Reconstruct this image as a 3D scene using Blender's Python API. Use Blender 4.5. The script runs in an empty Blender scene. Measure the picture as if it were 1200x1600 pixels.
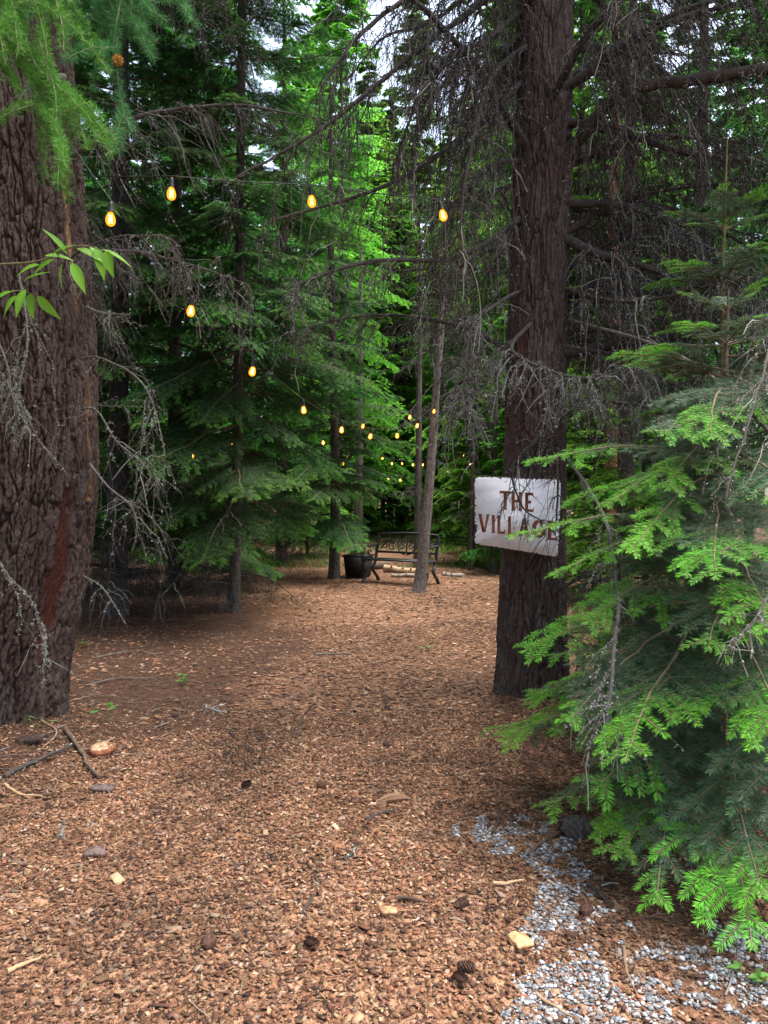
import bpy, math, random
import numpy as np
from mathutils import Vector, Matrix
sc = bpy.context.scene
R = math.radians
# ------------------------------------------------------------------ camera, sky, sun, exposure
CAM_H = 1.6
HOR = 772.0                       # image row of the horizon in the 1200 x 1600 photograph
F = 1200.0
pitch = math.atan((800 - HOR) / F)
cd = bpy.data.cameras.new("camera"); cam = bpy.data.objects.new("camera", cd)
sc.collection.objects.link(cam)
cam.location = (0, 0, CAM_H); cam.rotation_euler = (math.pi / 2 - pitch, 0, 0)
cd.sensor_fit = 'VERTICAL'; cd.sensor_height = 32.0; cd.sensor_width = 24.0
cd.lens = 32.0 * F / 1600.0
cd.clip_start = 0.05; cd.clip_end = 1000
sc.camera = cam
SUN_EL, SUN_AZ = R(68), R(75)      # azimuth clockwise from +Y: high, to the right, behind thin cloud
w = bpy.data.worlds.new("World"); sc.world = w; w.use_nodes = True
nt = w.node_tree; bg = nt.nodes['Background']
sky = nt.nodes.new('ShaderNodeTexSky'); sky.sky_type = 'NISHITA'; sky.sun_disc = False
sky.sun_elevation = SUN_EL; sky.sun_rotation = SUN_AZ
sky.air_density = 1.0; sky.dust_density = 3.0; sky.ozone_density = 1.0
hsv = nt.nodes.new('ShaderNodeHueSaturation'); hsv.inputs['Saturation'].default_value = .72     # thin high cloud greys the blue
nt.links.new(sky.outputs[0], hsv.inputs['Color']); nt.links.new(hsv.outputs[0], bg.inputs['Color']); bg.inputs['Strength'].default_value = 0.15
sl = bpy.data.lights.new("sun", 'SUN'); so = bpy.data.objects.new("sun", sl); sc.collection.objects.link(so)
sl.energy = 4.8; sl.angle = R(60); sl.color = (1.0, 0.96, 0.9)
sd = Vector((math.sin(SUN_AZ) * math.cos(SUN_EL), math.cos(SUN_AZ) * math.cos(SUN_EL), math.sin(SUN_EL)))
so.rotation_euler = sd.to_track_quat('Z', 'Y').to_euler()
vs = sc.view_settings
vs.view_transform = 'Standard'; vs.look = 'None'; vs.gamma = 1.0; vs.use_curve_mapping = False
vs.exposure = 1.98
sc.cycles.max_bounces = 6; sc.cycles.diffuse_bounces = 4; sc.cycles.transmission_bounces = 4
sc.cycles.glossy_bounces = 2; sc.cycles.transparent_max_bounces = 8

# ------------------------------------------------------------------ helpers
cp_, sp_ = math.cos(pitch), math.sin(pitch)
def P(px, py, Y):
    """the place Y metres in front of the camera seen at photo pixel (px, py)"""
    dx = (px - 600) / F; dy = -(py - 800) / F
    d = np.array([dx, cp_ + dy * sp_, -sp_ + dy * cp_])
    return np.array([0, 0, CAM_H]) + d * (Y / d[1])

def _hash(ix, iy, iz, s=0):
    h = (ix.astype(np.int64) * 374761393 + iy.astype(np.int64) * 668265263 + iz.astype(np.int64) * 2147483647 + s * 974634777) & 0xffffffff
    h = ((h ^ (h >> 13)) * 1274126177) & 0xffffffff
    h = ((h ^ (h >> 16)) * 2246822519) & 0xffffffff
    return ((h ^ (h >> 15)) & 0xffffff) / float(0xffffff)
def vnoise(x, y, z=None, s=0):
    if z is None: z = np.zeros_like(x)
    x0, y0, z0 = np.floor(x), np.floor(y), np.floor(z)
    fx, fy, fz = x - x0, y - y0, z - z0
    fx = fx * fx * (3 - 2 * fx); fy = fy * fy * (3 - 2 * fy); fz = fz * fz * (3 - 2 * fz)
    r = 0
    for a in (0, 1):
        for b in (0, 1):
            for c in (0, 1):
                wt = (fx if a else 1 - fx) * (fy if b else 1 - fy) * (fz if c else 1 - fz)
                r = r + wt * _hash(x0 + a, y0 + b, z0 + c, s)
    return r
def fbm(x, y, z=None, o=4, s=0):
    r, a, t = 0, 1.0, 0
    for k in range(o):
        r = r + a * vnoise(x * 2 ** k, y * 2 ** k, None if z is None else z * 2 ** k, s + k); t += a; a *= 0.5
    return r / t
def voro(x, y, z, s=0, ids=None):
    """F1, F2 of a jittered 3-D lattice"""
    x0, y0, z0 = np.floor(x), np.floor(y), np.floor(z)
    f1 = np.full_like(x, 9.0); f2 = np.full_like(x, 9.0)
    for a in (-1, 0, 1):
        for b in (-1, 0, 1):
            for c in (-1, 0, 1):
                i, j, k = x0 + a, y0 + b, z0 + c
                d = np.sqrt((i + _hash(i, j, k, s + 1) - x) ** 2 + (j + _hash(i, j, k, s + 2) - y) ** 2 + (k + _hash(i, j, k, s + 3) - z) ** 2)
                if ids is not None: ids[:] = np.where(d < f1, _hash(i, j, k, s + 9), ids)
                n1 = np.minimum(f1, d); f2 = np.minimum(f2, np.maximum(f1, d)); f1 = n1
    return f1, f2

def gh(x, y):
    """height of the forest floor"""
    x = np.asarray(x, float); y = np.asarray(y, float)
    h = (fbm(x * .9 + 40, y * .9 + 40, o=4, s=3) - .5) * .07
    h = h + .10 * np.exp(-(((x + 2.7) / .9) ** 2 + ((y - 5.4) / .9) ** 2))
    h = h + .07 * np.exp(-(((x - 1.2) / .6) ** 2 + ((y - 6.0) / .6) ** 2))
    h = h + .06 * np.exp(-(((x - .5) / .35) ** 2 + ((y - 12.5) / .35) ** 2))
    return h
def g1(x, y): return float(gh(np.array([x]), np.array([y]))[0])

class MB:
    """collects vertices, faces and colours; build() links them as ONE mesh object"""
    def __init__(s): s.v, s.q, s.t, s.qm, s.tm, s.c, s.n = [], [], [], [], [], [], 0; s.ng = []
    def add(s, v, q=None, t=None, col=(1, 1, 1), m=0):
        v = np.asarray(v, float).reshape(-1, 3)
        c = np.asarray(col, float)
        if c.ndim == 1: c = np.tile(c, (len(v), 1))
        s.v.append(v); s.c.append(c)
        if q is not None and len(q): q = np.asarray(q, np.int64).reshape(-1, 4); s.q.append(q + s.n); s.qm.append(np.full(len(q), m))
        if t is not None and len(t): t = np.asarray(t, np.int64).reshape(-1, 3); s.t.append(t + s.n); s.tm.append(np.full(len(t), m))
        s.n += len(v)
    def ngon(s, pts, col=(1, 1, 1), m=0):
        pts = np.asarray(pts, float); s.v.append(pts); s.c.append(np.tile(np.asarray(col, float), (len(pts), 1)))
        s.ng.append((list(range(s.n, s.n + len(pts))), m)); s.n += len(pts)
    def prism(s, a, b, col=(1, 1, 1), m=0):
        """a solid between two outlines with the same number of points"""
        a = np.asarray(a, float); b = np.asarray(b, float); k = len(a)
        o = s.n; s.v += [a, b]; s.c.append(np.tile(np.asarray(col, float), (2 * k, 1)))
        s.ng.append((list(range(o, o + k)), m)); s.ng.append((list(range(o + 2 * k - 1, o + k - 1, -1)), m))
        for i in range(k): s.ng.append(([o + i, o + k + i, o + k + (i + 1) % k, o + (i + 1) % k], m))
        s.n += 2 * k
    def box(s, c, d, rz=0, col=(1, 1, 1), m=0, tilt=None):
        x, y, z = np.array(d) / 2
        v = np.array([[-x, -y, -z], [x, -y, -z], [x, y, -z], [-x, y, -z], [-x, -y, z], [x, -y, z], [x, y, z], [-x, y, z]])
        M = np.array(Matrix.Rotation(rz, 3, 'Z')) if tilt is None else np.array(tilt)
        s.add(v @ M.T + np.array(c), [[0, 3, 2, 1], [4, 5, 6, 7], [0, 1, 5, 4], [1, 2, 6, 5], [2, 3, 7, 6], [3, 0, 4, 7]], col=col, m=m)
    def mesh(s, name, mats, smooth=False):
        me = bpy.data.meshes.new(name)
        V = np.concatenate(s.v); C = np.concatenate(s.c)
        me.vertices.add(len(V)); me.vertices.foreach_set('co', V.astype(np.float32).ravel())
        loops, ls, mi, k = [], [], [], 0
        for fs, ms, w_ in ((s.q, s.qm, 4), (s.t, s.tm, 3)):
            if fs:
                f = np.concatenate(fs); loops.append(f.ravel()); ls.append(k + np.arange(len(f)) * w_); mi.append(np.concatenate(ms)); k += f.size
        for f, m in s.ng:
            loops.append(np.array(f)); ls.append(np.array([k])); mi.append(np.array([m])); k += len(f)
        L = np.concatenate(loops); ls = np.concatenate(ls)
        me.loops.add(len(L)); me.loops.foreach_set('vertex_index', L.astype(np.int32))
        me.polygons.add(len(ls)); me.polygons.foreach_set('loop_start', ls.astype(np.int32))
        me.polygons.foreach_set('material_index', np.concatenate(mi).astype(np.int32))
        if smooth: me.polygons.foreach_set('use_smooth', np.ones(len(ls), bool))
        at = me.color_attributes.new('Col', 'FLOAT_COLOR', 'POINT')
        at.data.foreach_set('color', np.concatenate([C, np.ones((len(C), 1))], 1).astype(np.float32).ravel())
        for m in (mats if isinstance(mats, (list, tuple)) else [mats]): me.materials.append(m)
        me.update(calc_edges=True); me.validate()
        return me
    def build(s, name, mats, parent=None, smooth=False, **k):
        return ob(name, s.mesh(name, mats, smooth), parent, **k)

def ob(name, me, parent=None, loc=None, mat=None):
    o = bpy.data.objects.new(name, me); sc.collection.objects.link(o)
    if parent is not None: o.parent = parent
    if mat is not None: o.matrix_local = mat
    elif loc is not None: o.location = loc
    return o
def tag(o, label=None, cat=None, group=None, kind=None):
    if label: o['label'] = label
    if cat: o['category'] = cat
    if group: o['group'] = group
    if kind: o['kind'] = kind
    return o
def thing(name, label, cat, loc, group=None):
    o = bpy.data.objects.new(name, None); sc.collection.objects.link(o); o.location = loc; o.empty_display_size = .1
    return tag(o, label, cat, group)
def aim(base, tip, scale, roll=0.0):
    """matrix that lays a mesh grown along +X from base towards tip, its flat side up"""
    x = (Vector(tip) - Vector(base)).normalized()
    y = Vector((0, 0, 1)).cross(x)
    y = y.normalized() if y.length > 1e-4 else Vector((0, 1, 0))
    z = x.cross(y)
    m = Matrix((x, y, z)).transposed().to_4x4() @ Matrix.Rotation(roll, 4, 'X') @ Matrix.Scale(scale, 4)
    m.translation = Vector(base); return m

def spline(pts, n):
    """smooth curve through pts (Catmull-Rom), n points"""
    p = np.asarray(pts, float); p = np.vstack([2 * p[0] - p[1], p, 2 * p[-1] - p[-2]])
    t = np.linspace(0, len(p) - 3 - 1e-6, n); i = t.astype(int); u = (t - i)[:, None]
    a, b, c, d = p[i], p[i + 1], p[i + 2], p[i + 3]
    return .5 * (2 * b + (c - a) * u + (2 * a - 5 * b + 4 * c - d) * u ** 2 + (3 * b - a - 3 * c + d) * u ** 3)
def unit(a): return a / np.maximum(np.linalg.norm(a, axis=-1, keepdims=True), 1e-9)
def tubes(mb, Pt, Rd, sides=4, col=(1, 1, 1), m=0, cap=False):
    """N tubes of k rings: Pt (N,k,3), Rd (N,k)"""
    Pt = np.asarray(Pt, float); Rd = np.asarray(Rd, float)
    if Pt.ndim == 2: Pt = Pt[None]; Rd = Rd[None]
    N, k, _ = Pt.shape
    T = np.empty_like(Pt); T[:, 1:-1] = Pt[:, 2:] - Pt[:, :-2]; T[:, 0] = Pt[:, 1] - Pt[:, 0]; T[:, -1] = Pt[:, -1] - Pt[:, -2]
    T = unit(T)
    ref = np.where(np.abs(T[:, :1, 2:3]) < .75, np.array([0, 0, 1.]), np.array([1., 0, 0]))
    U = unit(np.cross(T, np.broadcast_to(ref, T.shape))); W = np.cross(T, U)
    a = np.arange(sides) / sides * 2 * np.pi
    V = Pt[:, :, None] + Rd[:, :, None, None] * (np.cos(a)[:, None] * U[:, :, None] + np.sin(a)[:, None] * W[:, :, None])
    i = np.arange(N)[:, None, None] * k * sides + np.arange(k - 1)[None, :, None] * sides
    j = np.arange(sides)[None, None]; j2 = (j + 1) % sides
    q = np.stack([i + j, i + j2, i + sides + j2, i + sides + j], -1).reshape(-1, 4)
    c = np.asarray(col, float)
    if c.ndim == 2: c = np.repeat(c, k * sides, 0)
    mb.add(V.reshape(-1, 3), q, col=c, m=m)
    if cap:
        for e in range(N):
            for r in (0, k - 1): mb.ngon(V[e, r] if r else V[e, r][::-1], col=np.asarray(col, float) if np.ndim(col) == 1 else c[0], m=m)
def blades(mb, B, D, Nn, L, Wd, col, m=0, belly=.45):
    """flat pointed leaves (one diamond quad each) at B along D, lying across Nn"""
    D = unit(D); S = unit(np.cross(D, Nn)); L = np.broadcast_to(L, len(B))[:, None]; Wd = np.broadcast_to(Wd, len(B))[:, None]
    V = np.stack([B, B + D * L * belly + S * Wd / 2, B + D * L, B + D * L * belly - S * Wd / 2], 1)
    q = np.arange(len(B) * 4).reshape(-1, 4)
    c = np.asarray(col, float)
    if c.ndim == 2: c = np.repeat(c, 4, 0)
    mb.add(V.reshape(-1, 3), q, col=c, m=m)

# ------------------------------------------------------------------ materials
def mat(name):
    m = bpy.data.materials.new(name); m.use_nodes = True
    n = m.node_tree; n.nodes.clear(); o = n.nodes.new('ShaderNodeOutputMaterial')
    return m, n, o
def principled(name, color=None, rough=.8, attr=False, noise=None, bump=None, metallic=0, spec=.3, vary=0.0):
    m, n, o = mat(name); b = n.nodes.new('ShaderNodeBsdfPrincipled'); L = n.links.new
    b.inputs['Roughness'].default_value = rough; b.inputs['Metallic'].default_value = metallic
    b.inputs['Specular IOR Level'].default_value = spec
    L(b.outputs[0], o.inputs[0])
    tc = n.nodes.new('ShaderNodeTexCoord')
    src = None
    if attr:
        a = n.nodes.new('ShaderNodeVertexColor'); a.layer_name = 'Col'; src = a.outputs[0]
    if color is not None and not attr:
        rgb = n.nodes.new('ShaderNodeRGB'); rgb.outputs[0].default_value = (*color, 1); src = rgb.outputs[0]
    if noise:
        nz = n.nodes.new('ShaderNodeTexNoise'); nz.inputs['Scale'].default_value = noise[0]; nz.inputs['Detail'].default_value = 6
        L(tc.outputs['Object'], nz.inputs['Vector'])
        mr = n.nodes.new('ShaderNodeMapRange'); mr.inputs[1].default_value = .3; mr.inputs[2].default_value = .7
        mr.inputs[3].default_value = noise[1]; mr.inputs[4].default_value = noise[2]; L(nz.outputs[0], mr.inputs[0])
        mx = n.nodes.new('ShaderNodeVectorMath'); mx.operation = 'SCALE'; L(src, mx.inputs[0]); L(mr.outputs[0], mx.inputs['Scale']); src = mx.outputs[0]
    if vary:
        oi = n.nodes.new('ShaderNodeObjectInfo'); hs = n.nodes.new('ShaderNodeHueSaturation')
        mr = n.nodes.new('ShaderNodeMapRange'); mr.inputs[3].default_value = 1 - vary; mr.inputs[4].default_value = 1 + vary
        L(oi.outputs['Random'], mr.inputs[0]); L(mr.outputs[0], hs.inputs['Value']); L(src, hs.inputs['Color']); src = hs.outputs[0]
    L(src, b.inputs['Base Color'])
    if bump:
        nz = n.nodes.new('ShaderNodeTexNoise'); nz.inputs['Scale'].default_value = bump[0]; nz.inputs['Detail'].default_value = 8
        mp = n.nodes.new('ShaderNodeMapping'); mp.inputs['Scale'].default_value = (1, 1, bump[2] if len(bump) > 2 else 1)
        L(tc.outputs['Object'], mp.inputs[0]); L(mp.outputs[0], nz.inputs['Vector'])
        bp = n.nodes.new('ShaderNodeBump'); bp.inputs['Strength'].default_value = 1; bp.inputs['Distance'].default_value = bump[1]
        L(nz.outputs[0], bp.inputs['Height']); L(bp.outputs[0], b.inputs['Normal'])
    return m
def leafy(name, trans=.35, rough=.5, spec=.25, vary=.25, hue=.015):
    m, n, o = mat(name); L = n.links.new
    a = n.nodes.new('ShaderNodeVertexColor'); a.layer_name = 'Col'
    oi = n.nodes.new('ShaderNodeObjectInfo'); hs = n.nodes.new('ShaderNodeHueSaturation')
    mr = n.nodes.new('ShaderNodeMapRange'); mr.inputs[3].default_value = 1 - vary; mr.inputs[4].default_value = 1 + vary
    mh = n.nodes.new('ShaderNodeMapRange'); mh.inputs[3].default_value = .5 - hue; mh.inputs[4].default_value = .5 + hue
    ml = n.nodes.new('ShaderNodeMath'); ml.operation = 'FRACT'; m7 = n.nodes.new('ShaderNodeMath'); m7.operation = 'MULTIPLY'; m7.inputs[1].default_value = 7.31
    L(oi.outputs['Random'], mr.inputs[0]); L(oi.outputs['Random'], m7.inputs[0]); L(m7.outputs[0], ml.inputs[0]); L(ml.outputs[0], mh.inputs[0])
    L(mr.outputs[0], hs.inputs['Value']); L(mh.outputs[0], hs.inputs['Hue']); L(a.outputs[0], hs.inputs['Color'])
    b = n.nodes.new('ShaderNodeBsdfPrincipled'); b.inputs['Roughness'].default_value = rough; b.inputs['Specular IOR Level'].default_value = spec
    t = n.nodes.new('ShaderNodeBsdfTranslucent'); mx = n.nodes.new('ShaderNodeMixShader'); mx.inputs[0].default_value = trans
    L(hs.outputs[0], b.inputs['Base Color']); L(hs.outputs[0], t.inputs['Color'])
    L(b.outputs[0], mx.inputs[1]); L(t.outputs[0], mx.inputs[2]); L(mx.outputs[0], o.inputs[0])
    return m
M = {}
M['needle'] = leafy('conifer_needles', .42, .65, .10)
M['needle_near'] = leafy('young_fir_needles', .34, .5, .18, vary=.12, hue=.006)
M['needle_sunny'] = leafy('brightened_needles', .55, .6, .10, vary=.3, hue=.02)  # more translucent needles, to brighten the foliage of the clearing
M['leaf'] = leafy('broad_leaves', .45, .5, .3, .15)
M['bark_geo'] = principled('furrowed_bark', attr=True, rough=.95, noise=(60, .7, 1.35), bump=(70, .010, .5), spec=.15)
M['bark'] = principled('thin_bark', attr=True, rough=.95, noise=(25, .55, 1.5), bump=(22, .03, .22), spec=.15, vary=.2)
M['twig'] = principled('twig_bark', attr=True, rough=.9, noise=(18, .7, 1.35), spec=.15)
M['lichen'] = principled('grey_lichen', attr=True, rough=1, spec=.1)
M['chip'] = principled('wood_chip', attr=True, rough=.85, noise=(70, .8, 1.2), spec=.25)
M['stone'] = principled('gravel_stone', attr=True, rough=.75, noise=(120, .75, 1.25), spec=.35)
M['iron'] = principled('black_cast_iron', (.012, .012, .013), rough=.42, metallic=.0, spec=.5, bump=(300, .001))
M['tub'] = principled('black_planter', (.010, .010, .011), rough=.6, spec=.4, noise=(14, .7, 1.5))
M['cable'] = principled('black_cable', (.012, .012, .012), rough=.5)
M['red'] = principled('brown_lettering', (.19, .058, .028), rough=.75, noise=(40, .75, 1.25), bump=(140, .0012))
M['log'] = principled('pale_log', attr=True, rough=.9, noise=(20, .65, 1.3), bump=(40, .008))

# ------------------------------------------------------------------ forest floor
def ground_material():
    m, n, o = mat('forest_floor'); L = n.links.new
    b = n.nodes.new('ShaderNodeBsdfPrincipled'); b.inputs['Roughness'].default_value = .95; b.inputs['Specular IOR Level'].default_value = .1
    tc = n.nodes.new('ShaderNodeTexCoord')
    vo = n.nodes.new('ShaderNodeTexVoronoi'); vo.inputs['Scale'].default_value = 42
    v2 = n.nodes.new('ShaderNodeTexVoronoi'); v2.inputs['Scale'].default_value = 95
    nw = n.nodes.new('ShaderNodeTexNoise'); nw.inputs['Scale'].default_value = 30
    ad = n.nodes.new('ShaderNodeVectorMath'); ad.operation = 'MULTIPLY_ADD'; ad.inputs[1].default_value = (.03, .03, .03)
    L(tc.outputs['Object'], nw.inputs['Vector']); L(nw.outputs['Color'], ad.inputs[0]); L(tc.outputs['Object'], ad.inputs[2])
    L(ad.outputs[0], vo.inputs['Vector']); L(ad.outputs[0], v2.inputs['Vector'])
    def ramp(src, stops):
        r = n.nodes.new('ShaderNodeValToRGB'); e = r.color_ramp.elements
        while len(e) < len(stops): e.new(.5)
        for k, (p, c) in enumerate(stops): e[k].position = p; e[k].color = (*c, 1)
        L(src, r.inputs[0]); return r.outputs[0]
    s1 = n.nodes.new('ShaderNodeSeparateColor'); L(vo.outputs['Color'], s1.inputs[0])
    s2 = n.nodes.new('ShaderNodeSeparateColor'); L(v2.outputs['Color'], s2.inputs[0])
    st = [(0, (.045, .022, .014)), (.3, (.11, .052, .030)), (.6, (.20, .10, .057)), (.85, (.29, .165, .10)), (1, (.40, .26, .17))]
    c1 = ramp(s1.outputs[0], st); c2 = ramp(s2.outputs[1], st)
    mx = n.nodes.new('ShaderNodeMix'); mx.data_type = 'RGBA'; mx.inputs[0].default_value = .45; L(c1, mx.inputs[6]); L(c2, mx.inputs[7])
    # dark needle duff under the trees, bare chips along the path
    a = n.nodes.new('ShaderNodeVertexColor'); a.layer_name = 'Col'
    sa = n.nodes.new('ShaderNodeSeparateColor'); L(a.outputs[0], sa.inputs[0])
    nd = n.nodes.new('ShaderNodeTexNoise'); nd.inputs['Scale'].default_value = 60; nd.inputs['Detail'].default_value = 8
    L(tc.outputs['Object'], nd.inputs['Vector'])
    cd_ = ramp(nd.outputs[0], [(.3, (.028, .016, .011)), (.55, (.075, .040, .026)), (.75, (.14, .078, .05))])
    m2 = n.nodes.new('ShaderNodeMix'); m2.data_type = 'RGBA'; L(sa.outputs[0], m2.inputs[0]); L(mx.outputs[2], m2.inputs[6]); L(cd_, m2.inputs[7])
    L(m2.outputs[2], b.inputs['Base Color'])
    bp = n.nodes.new('ShaderNodeBump'); bp.inputs['Distance'].default_value = .012; bp.inputs['Strength'].default_value = .9
    mh = n.nodes.new('ShaderNodeMath'); mh.operation = 'ADD'; L(s1.outputs[1], mh.inputs[0]); L(nd.outputs[0], mh.inputs[1])
    L(mh.outputs[0], bp.inputs['Height']); L(bp.outputs[0], b.inputs['Normal']); L(b.outputs[0], o.inputs[0])
    return m
def duff(x, y):
    """1 where brown needle duff covers the chips, 0 on the chip path"""
    e = (fbm(x * .7 + 9, y * .7 + 9, o=3, s=21) - .5) * 1.6
    left = -.55 - .02 * y + np.where(y < 5.2, (5.2 - y) * 1.3, 0) * -1
    left = np.where(y > 9, -1.2 - (y - 9) * .35, left)
    right = np.where(y < 5.5, .75 + (y - 2.5) * .18, 1.25 + (y - 5.5) * .35)
    dl = np.clip((left - x + e) / .5, 0, 1); dr = np.clip((x - right + e * .6) / .5, 0, 1)
    return np.maximum(dl, dr)
gx = np.unique(np.round(np.concatenate([-np.geomspace(9, 300, 26), np.arange(-9, 9.01, .07), np.geomspace(9, 300, 26)]), 4))
gy = np.unique(np.round(np.concatenate([-np.geomspace(2, 200, 20), np.arange(-2, 17, .07), np.geomspace(17, 400, 36)]), 4))
X, Y = np.meshgrid(gx, gy); nx, ny = len(gx), len(gy)
mb = MB(); xf, yf = X.ravel(), Y.ravel(); zf = gh(xf, yf); df = duff(xf, yf)
i = (np.arange(ny - 1)[:, None] * nx + np.arange(nx - 1)[None]).ravel()
mb.add(np.stack([xf, yf, zf], 1), np.stack([i, i + 1, i + nx + 1, i + nx], 1), col=np.stack([df, df, df], 1))
tag(mb.build('ground', ground_material(), smooth=True), kind='structure')

CH = np.array([(.30, .16, .085), (.24, .11, .055), (.36, .21, .12), (.17, .075, .04), (.10, .045, .026), (.44, .29, .19), (.32, .14, .065), (.06, .03, .02), (.27, .18, .13), (.50, .37, .27)])
CH = CH * .73; CH = CH * np.array([1.03, 1.0, .95]) + CH.mean(1, keepdims=True) * np.array([[.09, .09, .10]])
CW = np.array([.17, .17, .14, .15, .11, .07, .08, .06, .04, .01]); CW = CW / CW.sum()
def in_view(rng, n, y0, y1, m=.6):
    """n random spots on the floor between y0 and y1 metres ahead, denser per metre of row where the view is wider"""
    u = rng.random(n); y = np.sqrt(y0 ** 2 + u * (y1 ** 2 - y0 ** 2)); x = (rng.random(n) * 2 - 1) * (y * .53 + m)
    return x, y
def chip_boxes(rng, n, y0, y1, smin, smax, flat=False, keep=None):
    x, y = in_view(rng, n, y0, y1)
    k = keep(x, y) if keep is not None else np.ones(n, bool)
    x, y = x[k], y[k]; n = len(x)
    ln = smin + (smax - smin) * rng.random(n) ** 2.2; wd = ln * (.22 + .5 * rng.random(n)); th = np.minimum(wd * .35, .001 + .004 * rng.random(n))
    z = gh(x, y) + .001 + rng.random(n) * .009
    a = rng.random(n) * 6.283; p = rng.normal(0, .12 if flat else .28, n); r = rng.normal(0, .12 if flat else .3, n)
    ux = np.stack([np.cos(a) * np.cos(p), np.sin(a) * np.cos(p), np.sin(p)], 1)
    nn = unit(np.stack([-np.cos(a) * np.sin(p) + -np.sin(a) * np.sin(r), -np.sin(a) * np.sin(p) + np.cos(a) * np.sin(r), np.cos(p) * np.cos(r)], 1))
    uy = unit(np.cross(nn, ux)); c = np.stack([x, y, z], 1)
    jit = lambda: 1 + rng.normal(0, .22, n)
    sg = [(-1, -1), (1, -1), (1, 1), (-1, 1)]
    top = [c + ux * (sx * ln / 2 * jit())[:, None] + uy * (sy * wd / 2 * jit())[:, None] + nn * (th / 2)[:, None] for sx, sy in sg]
    col = CH[rng.choice(len(CH), n, p=CW)] * np.clip(1 + rng.normal(0, .28, (n, 1)), .3, 2) * (1 + rng.normal(0, .04, (n, 3)))
    damp = np.clip(1.75 - 1.7 * fbm(x * 1.1 + 5, y * 1.1 + 2, o=4, s=91), .45, 1.15)[:, None]      # damp trodden patches and dry ones
    fines = fbm(x * 7, y * 7, o=3, s=93); col = np.clip(col * damp * np.where(fines > .60, .72, 1.0)[:, None], .01, .7)
    mb = MB()
    if flat:
        mb.add(np.stack(top, 1).reshape(-1, 3), np.arange(n * 4).reshape(-1, 4), col=np.repeat(col, 4, 0))
    else:
        V = np.stack(top + [t - nn * th[:, None] for t in top], 1)
        f = np.array([[0, 1, 2, 3], [4, 5, 1, 0], [5, 6, 2, 1], [6, 7, 3, 2], [7, 4, 0, 3]])
        q = (np.arange(n)[:, None, None] * 8 + f[None]).reshape(-1, 4)
        mb.add(V.reshape(-1, 3), q, col=np.repeat(col, 8, 0))
    return mb
def gravel_mask(x, y):
    """where the grey gravel shows: a patch beside the big trunk and a band down to the right of the path"""
    nz = fbm(x * 4 + 3, y * 4 + 3, o=4, s=31); n2 = fbm(x * 13, y * 13, o=3, s=33)
    d1 = np.sqrt(((x - .58) / .38) ** 2 + ((y - 3.60) / .22) ** 2)
    c = .74 - .06 * (3.3 - y); wdt = .15 + .16 * np.clip(3.3 - y, 0, 1.6); d2 = np.where((y < 3.55), np.abs(x - c) / wdt, 9)
    d3 = np.where(y < 2.95, np.maximum(np.abs(x - 1.15) / .5, np.abs(y - 2.45) / .42), 9) + .25
    m = np.minimum(np.minimum(d1, d2), d3)
    return (m < -.05 + 1.8 * nz) & (n2 > .40 + .14 * m)
rng = np.random.default_rng(5)
keepc = lambda x, y: (rng.random(len(x)) > duff(x, y) * .72) & ~(gravel_mask(x, y) & (rng.random(len(x)) < .74))
mb = chip_boxes(rng, 190000, 1.7, 5.6, .004, .027, keep=keepc)
for a in (chip_boxes(rng, 1500, 1.7, 5.6, .03, .07, keep=keepc), chip_boxes(rng, 70000, 5.4, 9.5, .010, .05, True, keepc), chip_boxes(rng, 60000, 9.3, 18, .018, .07, True, keepc)):
    for v_, c_ in zip(a.v, a.c): mb.v.append(v_); mb.c.append(c_)
    for q_, m_ in zip(a.q, a.qm): mb.q.append(q_ + mb.n); mb.qm.append(m_)
    mb.n += a.n
tag(mb.build('wood_chips', M['chip']), kind='stuff')
# gravel
rng = np.random.default_rng(8)
n = 110000; x = rng.uniform(-.1, 2.6, n); y = rng.uniform(1.75, 4.4, n)
k = gravel_mask(x, y); x, y = x[k], y[k]; k = rng.random(len(x)) < .75; x, y = x[k], y[k]; n = min(len(x), 19000); x, y = x[:n], y[:n]
ico = np.array([(0, 0, 1), (.894, 0, .447), (.276, .851, .447), (-.724, .526, .447), (-.724, -.526, .447), (.276, -.851, .447), (.724, .526, -.447), (-.276, .851, -.447), (-.894, 0, -.447), (-.276, -.851, -.447), (.724, -.526, -.447), (0, 0, -1)])
icf = np.array([(0, 1, 2), (0, 2, 3), (0, 3, 4), (0, 4, 5), (0, 5, 1), (1, 6, 2), (2, 7, 3), (3, 8, 4), (4, 9, 5), (5, 10, 1), (2, 6, 7), (3, 7, 8), (4, 8, 9), (5, 9, 10), (1, 10, 6), (6, 11, 7), (7, 11, 8), (8, 11, 9), (9, 11, 10), (10, 11, 6)])
s = .0025 + .0075 * rng.random(n) ** 2.2
V = ico[None] * (1 + rng.normal(0, .22, (n, 12, 1))) * (s[:, None] * np.stack([1 + .5 * rng.random(n), np.ones(n), .45 + .35 * rng.random(n)], 1))[:, None]
a = rng.random(n) * 6.283; ca, sa = np.cos(a)[:, None], np.sin(a)[:, None]
V = np.stack([V[..., 0] * ca - V[..., 1] * sa, V[..., 0] * sa + V[..., 1] * ca, V[..., 2]], -1) + np.stack([x, y, gh(x, y) + .001 + .007 * rng.random(n)], 1)[:, None]
GC = np.array([(.20, .205, .215), (.13, .135, .145), (.27, .27, .28), (.085, .088, .09), (.38, .38, .385), (.18, .14, .115), (.15, .158, .18)])
col = GC[rng.choice(7, n)] * (1 + rng.normal(0, .12, (n, 1)))
mb = MB(); mb.add(V.reshape(-1, 3), t=(np.arange(n)[:, None, None] * 12 + icf[None]).reshape(-1, 3), col=np.repeat(np.clip(col, .03, .8), 12, 0))
tag(mb.build('gravel', M['stone']), kind='stuff')
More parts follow.
